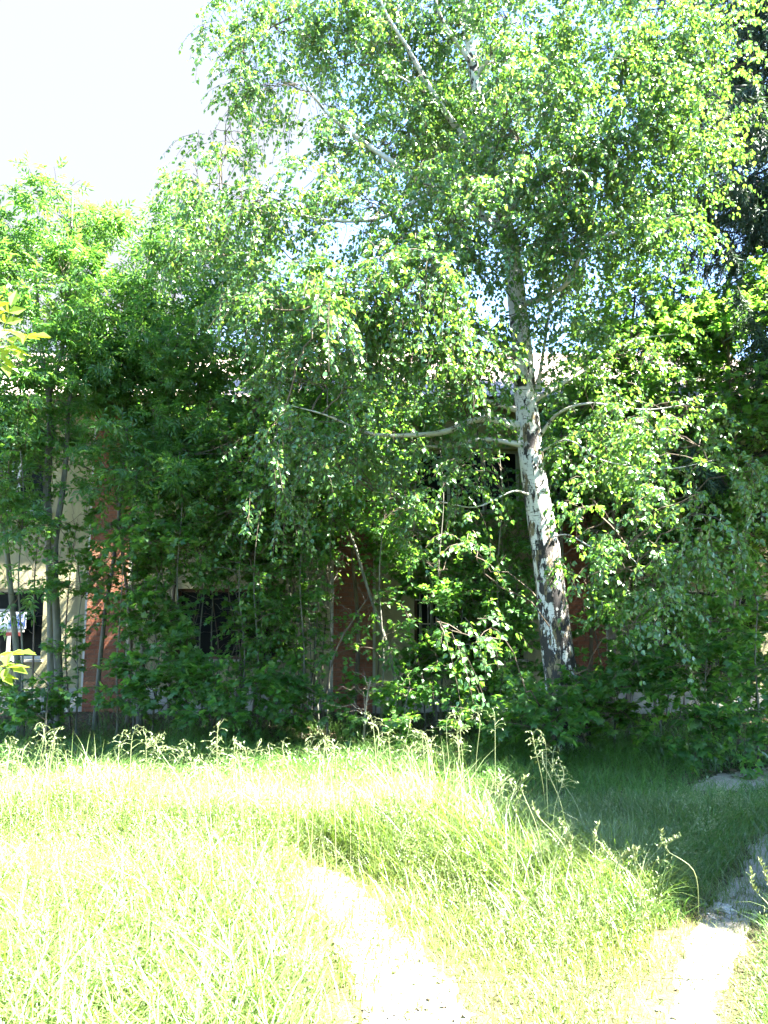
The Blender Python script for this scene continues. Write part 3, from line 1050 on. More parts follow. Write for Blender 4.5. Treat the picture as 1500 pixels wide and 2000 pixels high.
tree('maple_tree', 'broad dark maple filling the space right of the birch trunk', 'tree', 'maple',
     [([(1190, 1420), (1195, 1250), (1200, 1050), (1215, 850), (1230, 680), (1240, 580)], 11.4, .07, .02),
      ([(1215, 1420), (1260, 1200), (1310, 980), (1340, 780), (1350, 640)], 11.6, .05, .015)],
     [(1240, 590, 90, 50, 11.4, .8, 1.3), (1180, 680, 80, 60, 11.4, .8, 1.3), (1270, 690, 90, 60, 11.3, .9, 1.4), (1170, 790, 80, 50, 11.2, .7, 1.3), (1260, 800, 110, 60, 11, .9, 1.5),
      (1350, 650, 80, 60, 11.5, .9, 1.3), (1150, 890, 70, 50, 11.0, .6, 1.2), (1230, 920, 90, 60, 10.8, .7, 1.4), (1330, 900, 80, 60, 10.9, .7, 1.3), (1220, 1040, 60, 45, 10.7, .5, 1.)], MA, 'brown_bark')
tree('maple_tree', 'maple with sunlit yellow green crown at the right edge', 'tree', 'maple',
     [([(1420, 1440), (1425, 1250), (1440, 1000), (1430, 800), (1420, 640)], 10.8, .06, .015)],
     [(1420, 640, 80, 60, 10.8, .8, 1.2), (1480, 600, 60, 60, 11, .8, 1.2), (1440, 760, 90, 70, 10.7, .9, 1.4), (1480, 880, 80, 70, 10.4, .8, 1.4), (1390, 950, 80, 60, 10.3, .6, 1.2), (1480, 1020, 70, 60, 10.2, .6, 1.2), (1400, 1090, 70, 50, 10.2, .5, 1.0)], MA, 'brown_bark')
tree('young_elm', 'feathery young tree over the roof edge left of the birch', 'tree', 'linden',
     [([(690, 1400), (700, 1250), (690, 1100), (680, 900), (660, 760), (640, 620)], 12.4, .045, .012)],
     [(640, 640, 110, 60, 12.4, .7, 1.1), (700, 730, 120, 50, 12.4, .6, 1.2), (570, 740, 100, 50, 12.3, .6, 1.2), (830, 720, 100, 50, 12.4, .6, .6), (740, 830, 120, 45, 12.2, .6, 1.2), (600, 840, 90, 45, 12.2, .6, 1.1), (900, 780, 80, 40, 12.4, .6, .4)], LI, bark_m='brown_bark', density=.9)
tree('young_elm', 'leafy young tree over the roof edge at the left', 'tree', 'linden',
     [([(250, 1385), (255, 1250), (240, 1080), (220, 900), (200, 760), (190, 680)], 12.6, .04, .012)],
     [(180, 740, 110, 50, 12.6, .6, 1.1), (90, 790, 110, 50, 12.6, .6, 1.1), (260, 790, 90, 50, 12.6, .6, .6), (30, 720, 70, 50, 12.6, .5, 1.0), (300, 700, 90, 50, 12.6, .6, 1.1), (40, 900, 70, 40, 12.4, .5, .7), (240, 960, 50, 40, 12.4, .4, .7)], LI, bark_m='brown_bark', density=.6)
VE = 'slender young elms in front of the house'
for lab, px0, Yv, cl in [
    ('slender young elm in front of the left upper window', 40, 10.6, [(60, 900, 70, 60, 10.6, .6, .8), (20, 1000, 60, 50, 10.6, .5, .8), (70, 1120, 50, 40, 10.6, .4, .6), (110, 1040, 50, 35, 10.6, .4, .5)]),
    ('slender young elm just right of the left brick pilaster', 262, 10.9, [(250, 960, 60, 50, 10.9, .5, .8), (290, 1050, 60, 60, 10.9, .5, .9), (250, 1180, 55, 50, 10.8, .4, .8), (300, 1260, 50, 40, 10.8, .4, .8)]),
    ('slender young elm left of the dark lower opening', 350, 10.7, [(340, 960, 80, 50, 10.7, .5, .8), (360, 1080, 70, 50, 10.7, .5, .9), (330, 1200, 40, 50, 10.6, .4, .8), (390, 1330, 60, 40, 10.5, .4, .9)]),
    ('slender young elm right of the dark lower opening', 500, 10.8, [(470, 1010, 80, 60, 10.8, .5, .8), (510, 1110, 70, 50, 10.8, .5, .9), (530, 1220, 50, 60, 10.7, .4, .9), (520, 1330, 60, 40, 10.6, .4, .9)]),
    ('slender young elm before the sunlit plaster by the middle pilaster', 590, 10.9, [(590, 1060, 60, 50, 10.9, .5, .7), (600, 1150, 40, 40, 10.9, .4, .5), (590, 1260, 45, 50, 10.8, .4, .8), (630, 960, 70, 50, 10.9, .5, .9)]),
    ('slender young elm right of the middle brick pilaster', 745, 10.8, [(740, 980, 70, 60, 10.8, .5, .6), (760, 1100, 50, 50, 10.8, .4, .4), (720, 1180, 35, 40, 10.8, .4, .3), (770, 1240, 45, 50, 10.7, .4, .35), (680, 1290, 40, 40, 10.6, .35, .3)]),
    ('slender young elm under the upper right window', 860, 11.0, [(850, 990, 80, 40, 11, .5, .35), (860, 1090, 80, 50, 11, .5, .5), (880, 1190, 60, 50, 10.9, .5, .5), (830, 1290, 60, 40, 10.8, .4, .8), (960, 1180, 60, 60, 10.9, .5, .9)]),
    ('slender young elm left of the birch trunk', 975, 10.8, [(960, 920, 60, 50, 10.8, .5, .3), (980, 1040, 50, 60, 10.8, .5, .5), (970, 1250, 55, 60, 10.7, .4, .9), (1000, 1340, 50, 40, 10.6, .4, .9)]),
]:
    tree('young_elm', lab, 'tree', 'linden', [([(px0, 1395), (px0 + 4, 1280), (px0 - 4, 1130), (px0 + 6, 980), (px0, 880)], Yv, .018, .006)], cl, VE, 'grey_bark', .6, 6)
UN = 'maple saplings in the undergrowth'
sap = [
    # label, base px, py, Y, stems, clumps
    ('bushy maple sapling left of the dark lower window', (300, 1390), 10.6, [(300, 1390), (310, 1300), (300, 1200), (310, 1120)],
     [(290, 1180, 50, 40, 10.6, .4, 1.2), (330, 1260, 60, 40, 10.4, .4, 1.4), (280, 1320, 50, 35, 10.3, .35, 1.3), (350, 1340, 60, 40, 10.2, .4, 1.4)]),
    ('low spreading maple sapling beneath the dark lower window', (420, 1400), 10.2, [(420, 1400), (425, 1350), (430, 1290)],
     [(400, 1330, 60, 30, 10.2, .4, 1.4), (470, 1350, 60, 30, 10.0, .4, 1.3), (430, 1390, 80, 20, 9.8, .4, 1.2)]),
    ('tall thin maple sapling over the dark lower window', (400, 1395), 11.4, [(395, 1395), (390, 1250), (400, 1120), (380, 1040)],
     [(380, 1040, 60, 35, 11.3, .5, 1.2), (420, 1110, 50, 25, 11.2, .4, .9), (330, 1090, 50, 30, 11.2, .4, 1.0), (470, 1040, 60, 35, 11.2, .4, 1.2)]),
    ('many stemmed maple sapling left of the sunlit brick', (590, 1400), 11.6, [(585, 1400), (580, 1250), (560, 1120), (545, 1030)],
     [(520, 1080, 50, 35, 11.5, .4, 1.2), (560, 1150, 45, 40, 11.4, .4, 1.0), (530, 1230, 40, 40, 11.4, .4, .8), (500, 1160, 40, 40, 11.4, .4, .9)]),
    ('short maple sapling at the foot of the middle pilaster', (640, 1410), 10.4, [(640, 1410), (645, 1370), (650, 1310)],
     [(620, 1350, 60, 28, 10.4, .4, 1.3), (560, 1380, 50, 25, 10.2, .4, 1.3), (690, 1350, 40, 20, 10.4, .3, 1.0)]),
    ('maple sapling under the barred lower window', (880, 1410), 11.0, [(880, 1410), (890, 1330), (900, 1230), (905, 1170)],
     [(900, 1170, 60, 35, 11.0, .4, 1.2), (960, 1230, 50, 40, 11.0, .4, 1.1), (860, 1340, 60, 30, 10.6, .4, 1.0), (960, 1340, 60, 30, 10.8, .4, 1.2)]),
    ('dark maple sapling in front of the birch foot', (1060, 1440), 9.0, [(1060, 1440), (1062, 1400), (1070, 1340)],
     [(1050, 1370, 60, 30, 9.0, .35, 1.4), (1110, 1390, 50, 25, 8.9, .35, 1.3), (1040, 1410, 60, 20, 8.8, .3, 1.2), (1120, 1330, 40, 25, 9.0, .3, 1.)]),
    ('wide maple sapling right of the birch foot', (1200, 1440), 9.6, [(1200, 1440), (1205, 1370), (1215, 1280), (1220, 1210)],
     [(1200, 1230, 60, 45, 9.6, .5, 1.2), (1180, 1320, 60, 40, 9.4, .4, 1.4), (1250, 1350, 70, 40, 9.4, .5, 1.4), (1200, 1400, 80, 30, 9.2, .4, 1.4), (1270, 1270, 50, 40, 9.6, .4, 1.2)]),
    ('maple sapling with sunlit leaf tops near the dirt patch', (1370, 1460), 9.0, [(1370, 1460), (1375, 1390), (1380, 1290), (1390, 1200)],
     [(1380, 1200, 60, 45, 9.2, .5, 1.2), (1350, 1290, 60, 45, 9.0, .5, 1.3), (1420, 1310, 60, 40, 8.9, .5, 1.3), (1340, 1400, 60, 35, 8.7, .4, 1.3), (1410, 1400, 60, 30, 8.6, .4, 1.2)]),
    ('maple sapling at the right edge above the path', (1480, 1470), 8.6, [(1480, 1470), (1482, 1390), (1475, 1290), (1480, 1180)],
     [(1480, 1180, 50, 50, 8.8, .5, 1.1), (1490, 1300, 50, 40, 8.5, .4, 1.1), (1470, 1390, 50, 30, 8.4, .4, 1.2), (1490, 1440, 40, 22, 8.3, .3, 1.)]),
    ('maple sapling behind the wide one, reaching the right pilaster', (1290, 1420), 11.0, [(1290, 1420), (1285, 1300), (1280, 1150), (1270, 1060)],
     [(1280, 1080, 60, 45, 11, .5, 1.3), (1310, 1180, 60, 45, 11, .5, 1.2), (1230, 1150, 45, 35, 11, .4, 1.0), (1330, 1060, 60, 45, 11, .5, 1.2)]),
    ('maple sapling before the left plaster bay', (150, 1390), 10.9, [(150, 1390), (152, 1320), (150, 1240), (160, 1160)],
     [(165, 1130, 40, 35, 10.9, .35, 1.0), (150, 1270, 40, 30, 10.8, .3, .8), (60, 1370, 60, 25, 10.6, .35, 1.0), (215, 1120, 40, 30, 10.9, .3, 1.0), (120, 1010, 50, 25, 10.9, .35, 1.0)]),
    ('maple sapling crossing the left pilaster with fresh green leaves', (230, 1390), 10.5, [(230, 1390), (228, 1300), (235, 1200), (240, 1100)],
     [(245, 1040, 60, 35, 10.5, .4, 1.2), (260, 1130, 45, 35, 10.4, .35, 1.1), (250, 1360, 50, 25, 10.2, .35, 1.2), (310, 1060, 50, 35, 10.4, .35, 1.2)]),
    ('slender leafy maple sapling before the second bay', (525, 1405), 11.9, [(525, 1405), (530, 1250), (520, 1100), (530, 1000)],
     [(500, 1010, 70, 40, 11.9, .5, 1.2), (570, 1050, 60, 35, 11.8, .5, 1.1), (460, 1090, 60, 30, 11.8, .4, 1.0), (540, 1290, 60, 45, 11.6, .5, 1.2), (500, 1200, 50, 40, 11.6, .4, .9), (580, 1210, 35, 50, 11.8, .4, .7)]),
    ('maple sapling shading the plaster left of the birch', (985, 1420), 11.6, [(985, 1420), (990, 1300), (985, 1180), (970, 1080)],
     [(980, 1090, 50, 40, 11.6, .4, 1.2), (930, 1150, 60, 40, 11.5, .4, 1.1), (1000, 1200, 40, 50, 11.5, .4, 1.2), (970, 1300, 60, 45, 11.4, .5, 1.3), (1010, 1000, 40, 50, 11.6, .4, 1.0), (860, 1130, 60, 30, 11.6, .4, .8)]),
    ('thin maple sapling before the barred window with few leaves', (830, 1405), 11.8, [(830, 1405), (825, 1290), (820, 1160), (800, 1060)],
     [(790, 1060, 55, 35, 11.8, .4, 1.0), (840, 1130, 50, 30, 11.8, .4, .9), (850, 1270, 60, 45, 11.5, .4, .9), (740, 1060, 50, 35, 11.6, .4, .8), (820, 1340, 50, 30, 11.3, .4, 1.0)]),
    ('low leafy maple sapling under the left windows', (90, 1395), 10.4, [(90, 1395), (92, 1370), (95, 1340)],
     [(90, 1350, 50, 25, 10.4, .35, 1.2), (30, 1380, 50, 20, 10.3, .3, 1.2), (10, 1300, 40, 30, 10.4, .3, .8)]),
    ('maple sapling hiding the house corner at the right edge', (1475, 1425), 11.6, [(1475, 1425), (1478, 1300), (1470, 1180), (1480, 1080)],
     [(1480, 1090, 60, 50, 11.6, .5, 1.3), (1470, 1190, 60, 50, 11.5, .5, 1.3), (1490, 1290, 60, 50, 11.4, .5, 1.3), (1440, 1340, 60, 40, 11.3, .5, 1.2), (1400, 1240, 50, 40, 11.5, .5, 1.0)]),
    ('low maple sapling right of the leaning stem', (790, 1410), 10.2, [(790, 1410), (792, 1380), (800, 1340)],
     [(800, 1360, 55, 25, 10.2, .35, 1.0), (760, 1400, 60, 18, 10.0, .35, 1.1), (900, 1400, 70, 20, 9.9, .4, 1.1), (970, 1400, 50, 20, 9.8, .35, 1.1)]),
]
for lab, base, Y, st, cl in sap:
    tree('maple_sapling', lab, 'sapling', 'maple', [(st, Y, .016, .006)], cl, UN, 'grey_bark', 1.0, 6, .85)

# thin bare shoots among the saplings
def shoot(label, pts, Y, r, mat='brown_bark', grp='bare thin shoots in the thicket'):
    w = [P(p[0], p[1], Y) for p in pts]
    w[0][2] = -.03
    ln = smooth_line(w, 26)
    b = MB()
    b.tube(ln, np.linspace(r, r * .35, 26), 6, 0, wob=.06)
    for k in range(14):
        a = ln[rng.integers(9, 25)]
        d = unit(np.array([rng.normal(0, 1), rng.normal(0, .6), abs(rng.normal(.3, .4))]))
        b.tube(bough_line(a, a + d * rng.uniform(.15, .6), .05, 6, .5), np.linspace(.005, .0018, 6), 3, 0, cap=False)
    tag(b.build('bare_shoot', M[mat], None, (ln[0][0], ln[0][1], 0), True), label, 'shoot', grp)


shoot('pale dead stick leaning at the foot of the middle pilaster', [(708, 1425), (716, 1370), (724, 1330)], 9.9, .018, 'dry_wood')
for lab, pts, Y in [
    ('bare shoot left of the sunlit wall patch', [(575, 1400), (572, 1250), (566, 1140), (560, 1020)], 12.3),
    ('bare shoot crossing the sunlit wall patch', [(612, 1400), (614, 1280), (618, 1150), (630, 1010)], 12.4),
    ('bare shoot beside the sunlit brick edge', [(632, 1400), (630, 1290), (640, 1160), (636, 1030)], 12.2),
    ('arching bare shoot before the middle pilaster', [(622, 1420), (650, 1290), (690, 1210), (720, 1165)], 10.6),
    ('bare shoot against the plaster right of the middle pilaster', [(732, 1400), (742, 1250), (748, 1120), (745, 1000)], 12.5),
    ('bare shoot in front of the dark lower window', [(466, 1390), (462, 1280), (470, 1180), (455, 1090)], 11.9),
    ('bare shoot between the box elder and the left pilaster', [(64, 1380), (66, 1250), (68, 1120), (80, 1000)], 11.6),
    ('bare shoot right of the box elder trunks', [(140, 1380), (128, 1270), (134, 1150), (150, 1020)], 12.0),
    ('bare brown shoot in the shade left of the birch', [(1020, 1420), (1005, 1290), (1012, 1170), (990, 1080)], 11.5),
    ('bare brown shoot at the right edge of the thicket', [(1440, 1450), (1448, 1330), (1440, 1220), (1460, 1100)], 9.6),
]:
    shoot(lab, pts, Y, .017)
for k in range(34):
    bx_ = rng.uniform(240, 660) if k % 3 else rng.uniform(1110, 1490)
    Yk = rng.uniform(10.6, 12.9)
    tx = bx_ + rng.normal(0, 45)
    shoot('thin bare upright stem among the leafy saplings', [(bx_, 1400), (bx_ * .7 + tx * .3 + rng.normal(0, 8), 1280), (tx + rng.normal(0, 10), 1150), (tx, rng.uniform(960, 1080))],
          Yk, rng.uniform(.009, .016), ['grey_bark', 'brown_bark'][k % 2], 'bare stems between the saplings')


# ------------------------------------------------------------------ spruce beyond the house corner
def make_spruce(x, y, h, label, r0=3.0, seed=3):
    rg = np.random.default_rng(seed)
    root = thing('spruce_tree', (x, y, 0), label, 'tree')
    b = MB()
    zz = np.linspace(-.05, h, 40)
    b.tube(np.stack([x + .05 * np.sin(zz), np.full(40, y), zz], -1), np.linspace(.26, .02, 40), 10, 0, wob=.05)
    b.build('trunk', M['brown_bark'], root, root.location, True)
    cb = MB()
    pos, td, nr, sz = [], [], [], []
    nl = np.array([(0, 0, 0), (.09, .3, 0), (0, 1, 0), (-.09, .3, 0)], float), np.array([(0, 1, 2), (0, 2, 3)])
    z = 4.2
    while z < h - .3:
        L0 = r0 * (1 - z / h) ** .8 + .2
        for k in range(4):
            L = L0 * rg.uniform(.7, 1.08)
            a = rg.uniform(0, 2 * np.pi)
            d = np.array([math.cos(a), math.sin(a), 0])
            t = np.linspace(0, 1, 10)[:, None]
            ln = np.array([x, y, z + rg.uniform(-.15, .15)]) + d * L * t + np.array([0, 0, 1]) * (-.25 * L * np.sin(t * np.pi * .8) + .1 * L * t ** 3)
            cb.tube(ln, np.linspace(.028, .006, 10), 4, 1, cap=False)
            ns = int(30 * L)
            for u in rg.uniform(.12, 1, ns):
                i = min(int(u * 9), 8)
                p = ln[i] + (ln[i + 1] - ln[i]) * (u * 9 - i)
                sd = np.cross(d, [0, 0, 1]) * rg.choice([-1, 1])
                l2 = rg.uniform(.25, 1.0) * (1.1 - .5 * u)
                q = p + (sd * rg.uniform(.15, .5) + d * .25) * l2 + np.array([0, 0, -1]) * l2 * rg.uniform(.5, 1.2)
                m = 34
                f = rg.uniform(0, 1, m)[:, None]
                ax = unit(q - p)
                pos.append(p + (q - p) * f)
                dd = unit(ax * .9 + rg.normal(0, .55, (m, 3)))
                td.append(dd)
                nr.append(rg.normal(0, 1, (m, 3)))
                sz.append(rg.uniform(.07, .14, m))
        z += rg.uniform(.16, .30)
    cb.leaves(nl, np.concatenate(pos), np.concatenate(td), np.concatenate(nr), np.concatenate(sz), 0)
    cb.build('crown', [M['needle'], M['brown_bark']], root, root.location)


make_spruce(7.15, 12.2, 24.0, 'tall dark spruce with drooping boughs in the upper right corner', 4.4)

# trees that stand right of the view and shade the path, and one far tree left behind the house
def round_tree(name, label, x, y, h, rad, kind, clumps_n, seed, cat='tree', z_lo=.42, density=1.0):
    root = thing(name, (x, y, 0), label, cat)
    b = MB()
    zz = np.linspace(-.05, h * .8, 24)
    ln = np.stack([x + .15 * np.sin(zz * .7), y + .1 * np.cos(zz * .9), zz], -1)
    b.tube(ln, np.linspace(.13, .03, 24), 9, 0, wob=.05)
    b.build('trunk', M['brown_bark'], root, root.location, True)
    cb = MB()
    K = KINDS[kind]
    c = np.array([x, y, h * (1 + z_lo) / 2])
    rd = np.array([rad, rad, h * (1 - z_lo) / 2])
    pts = c + in_ellipsoid(clumps_n, .8) * rd
    ow = []
    for q in pts:
        s = ln[np.argmin(np.abs(ln[:, 2] - (q[2] - .5 * np.hypot(q[0] - x, q[1] - y))))]
        cb.tube(bough_line(s, q, .08, 8, .3), np.linspace(.02, .004, 8), 3, 1, cap=False)
        ow.append(unit(q - s))
    sprays(cb, pts, ow, K, 1.4, 1.4 * density)
    cb.build('crown', [M[K['mat']], M['twig']], root, root.location)


round_tree('maple_tree', 'maple standing right of the footpath and shading it', 7.9, 5.0, 9.0, 2.1, 'maple', 700, 5)
round_tree('maple_tree', 'second maple right of the footpath, nearer the house', 8.4, 8.2, 8.5, 2.7, 'maple', 700, 6)
round_tree('poplar_tree', 'far pale tree behind the left end of the house', -17.5, 32, 15, 3.2, 'linden', 160, 8)


def make_added_treeline():  # added row out of view behind the camera, keeps sky light off the facade
    b = MB()
    K = KINDS['linden']
    pos, td, nr, sz = [], [], [], []
    for k in range(13):
        x = -17 + 2.9 * k + rng.normal(0, .5)
        y = -8.5 + rng.normal(0, 1.2)
        h = rng.uniform(7, 9.5)
        zz = np.linspace(-.05, h * .8, 12)
        b.tube(np.stack([x + .1 * np.sin(zz), np.full(12, y), zz], -1), np.linspace(.18, .04, 12), 8, 1)
        m = 9000
        cl = in_ellipsoid(110, .8) * np.array([2.3, 2.3, h * .46]) + np.array([x, y, h * .54])
        i = rng.integers(0, 110, m)
        pos.append(cl[i] + rng.normal(0, .32, (m, 3)))
        td.append(rng.normal(0, 1, (m, 3)) + np.array([0, 0, -.6]))
        nr.append(rng.normal(0, .5, (m, 3)) + np.array([0, 0, 1]))
        sz.append(rng.uniform(.10, .17, m))
    b.leaves(MAPLE, np.concatenate(pos), np.concatenate(td), np.concatenate(nr), np.concatenate(sz), 0)
    tag(b.build('added_treeline', [M['maple_leaf'], M['brown_bark']]), 'dense row of maples added unseen behind the camera to dim the house front', 'added_treeline', kind='stuff')


make_added_treeline()

# near box elder whose leafy twigs reach into the left edge
def make_near():
    root = thing('box_elder_sapling', (-1.9, 2.6, 0), 'box elder with sunlit yellow green leaves reaching in at the left edge', 'sapling')
    b = MB()
    st = smooth_line([(-1.95, 2.6, -.05), (-1.92, 2.6, .8), (-1.85, 2.65, 1.6), (-1.8, 2.6, 2.4), (-1.78, 2.6, 3.0)], 30)
    b.tube(st, np.linspace(.03, .008, 30), 8, 0, wob=.05)
    b.build('stem', M['grey_bark'], root, root.location, True)
    K = pinnate(2, .9, .13, .46)
    vein = MB()
    pos, td, nr, sz = [], [], [], []

    def twig(a, tip, leaves):
        ln = bough_line(np.array(a), np.array(tip), .06, 9, .1)
        vein.tube(ln, np.linspace(.007, .003, 9), 5, 1)
        for (p, d, n, s) in leaves:
            pos.append(p)
            td.append(d)
            nr.append(n)
            sz.append(s)
    q = lambda px, py, Y=2.6: P(px, py, Y)
    t1 = q(5, 665)
    twig((-1.8, 2.6, 2.35), t1, [
        (q(-5, 640), q(45, 655, 2.5) - q(-5, 640), np.array([.2, -.5, .85]), .15), (q(10, 660), q(105, 648, 2.5) - q(10, 660), np.array([.1, -.55, .8]), .17),
        (q(0, 670), q(50, 700, 2.5) - q(0, 670), np.array([.2, -.6, .7]), .14), (q(5, 650), q(25, 585, 2.6) - q(5, 650), np.array([.3, -.8, .4]), .13),
        (q(-10, 690), q(20, 730, 2.5) - q(-10, 690), np.array([.3, -.5, .8]), .14), (q(-30, 640), q(-10, 590, 2.5) - q(-30, 640), np.array([.1, -.7, .6]), .15)])
    t2 = q(2, 1280)
    twig((-1.9, 2.6, 1.25), t2, [
        (q(-25, 1283), q(80, 1268, 2.5) - q(-25, 1283), np.array([.05, -.35, .9]), .17), (q(-15, 1300), q(60, 1310, 2.5) - q(-15, 1300), np.array([.1, -.5, .85]), .14),
        (q(-20, 1310), q(30, 1335, 2.5) - q(-20, 1310), np.array([.2, -.45, .85]), .12)])
    # the rest of its foliage outside the frame
    for k in range(60):
        p = st[rng.integers(8, 30)] + rng.normal(0, .3, 3) * np.array([.7, 1, .6]) + np.array([-.35, 0, 0])
        pos.append(p)
        td.append(np.array([rng.normal(-.3, .6), rng.normal(0, .6), -.2]))
        nr.append(np.array([rng.normal(0, .3), rng.normal(0, .3), 1]))
        sz.append(rng.uniform(.14, .22))
    vein.leaves(K, np.array(pos), np.array(td), np.array(nr), np.array(sz), 0)
    vein.build('crown', [M['near_leaf'], M['twig']], root, root.location)


make_near()

# ------------------------------------------------------------------ grass
SPK = (np.array([(0, 0, 0), (.16, .35, .05), (0, 1, 0), (-.16, .35, .05), (0, .4, -.12)], float), np.array([(0, 1, 2), (0, 2, 3), (0, 4, 1), (4, 2, 1), (0, 3, 4), (4, 3, 2)]))
def blades(mb, x, y, h, width, lean, mat=0, seg=4, bend=.6):
    n = len(x)
    z = ground_z(x, y)
    az = rng.uniform(0, 2 * np.pi, n)
    d = np.stack([np.cos(az), np.sin(az)], -1)
    face = az + np.pi / 2 + rng.normal(0, .5, n)
    s = np.stack([np.cos(face), np.sin(face)], -1)
    t = np.linspace(0, 1, seg + 1)
    ln = np.abs(rng.normal(lean, lean * .5, n)) * h
    bd = rng.uniform(.2, 1.0, n) * bend
    V = np.zeros((n, seg * 2 + 1, 3), np.float32)
    for k, tk in enumerate(t):
        off = d * (ln * (.35 * tk + .65 * tk ** 2.2))[:, None]
        zz = z + h * (tk - .45 * bd * tk ** 3)
        wv = width * (1 - tk ** 1.6) * (.75 + .25 * math.sin(tk * 3))
        if k < seg:
            V[:, 2 * k, 0] = x + off[:, 0] - s[:, 0] * wv / 2
            V[:, 2 * k, 1] = y + off[:, 1] - s[:, 1] * wv / 2
            V[:, 2 * k + 1, 0] = x + off[:, 0] + s[:, 0] * wv / 2
            V[:, 2 * k + 1, 1] = y + off[:, 1] + s[:, 1] * wv / 2
            V[:, 2 * k, 2] = zz
            V[:, 2 * k + 1, 2] = zz
        else:
            V[:, 2 * k, 0] = x + off[:, 0]
            V[:, 2 * k, 1] = y + off[:, 1]
            V[:, 2 * k, 2] = zz
    f = []
    for k in range(seg - 1):
        f += [(2 * k, 2 * k + 1, 2 * k + 3), (2 * k, 2 * k + 3, 2 * k + 2)]
    f.append((2 * seg - 2, 2 * seg - 1, 2 * seg))
    f = np.array(f)
    nv = seg * 2 + 1
    mb.add(V.reshape(-1, 3), (f[None] + (np.arange(n) * nv)[:, None, None]).reshape(-1, 3), mat)


def bare_dist(x, y):
    d = np.full(len(x), 9.0)
    for p in (PATH, BARE, BARE2):
        sd = np.where(inside(p, x, y), -1, 1) * edge_dist(p, x, y)
        d = np.minimum(d, sd)
    return d


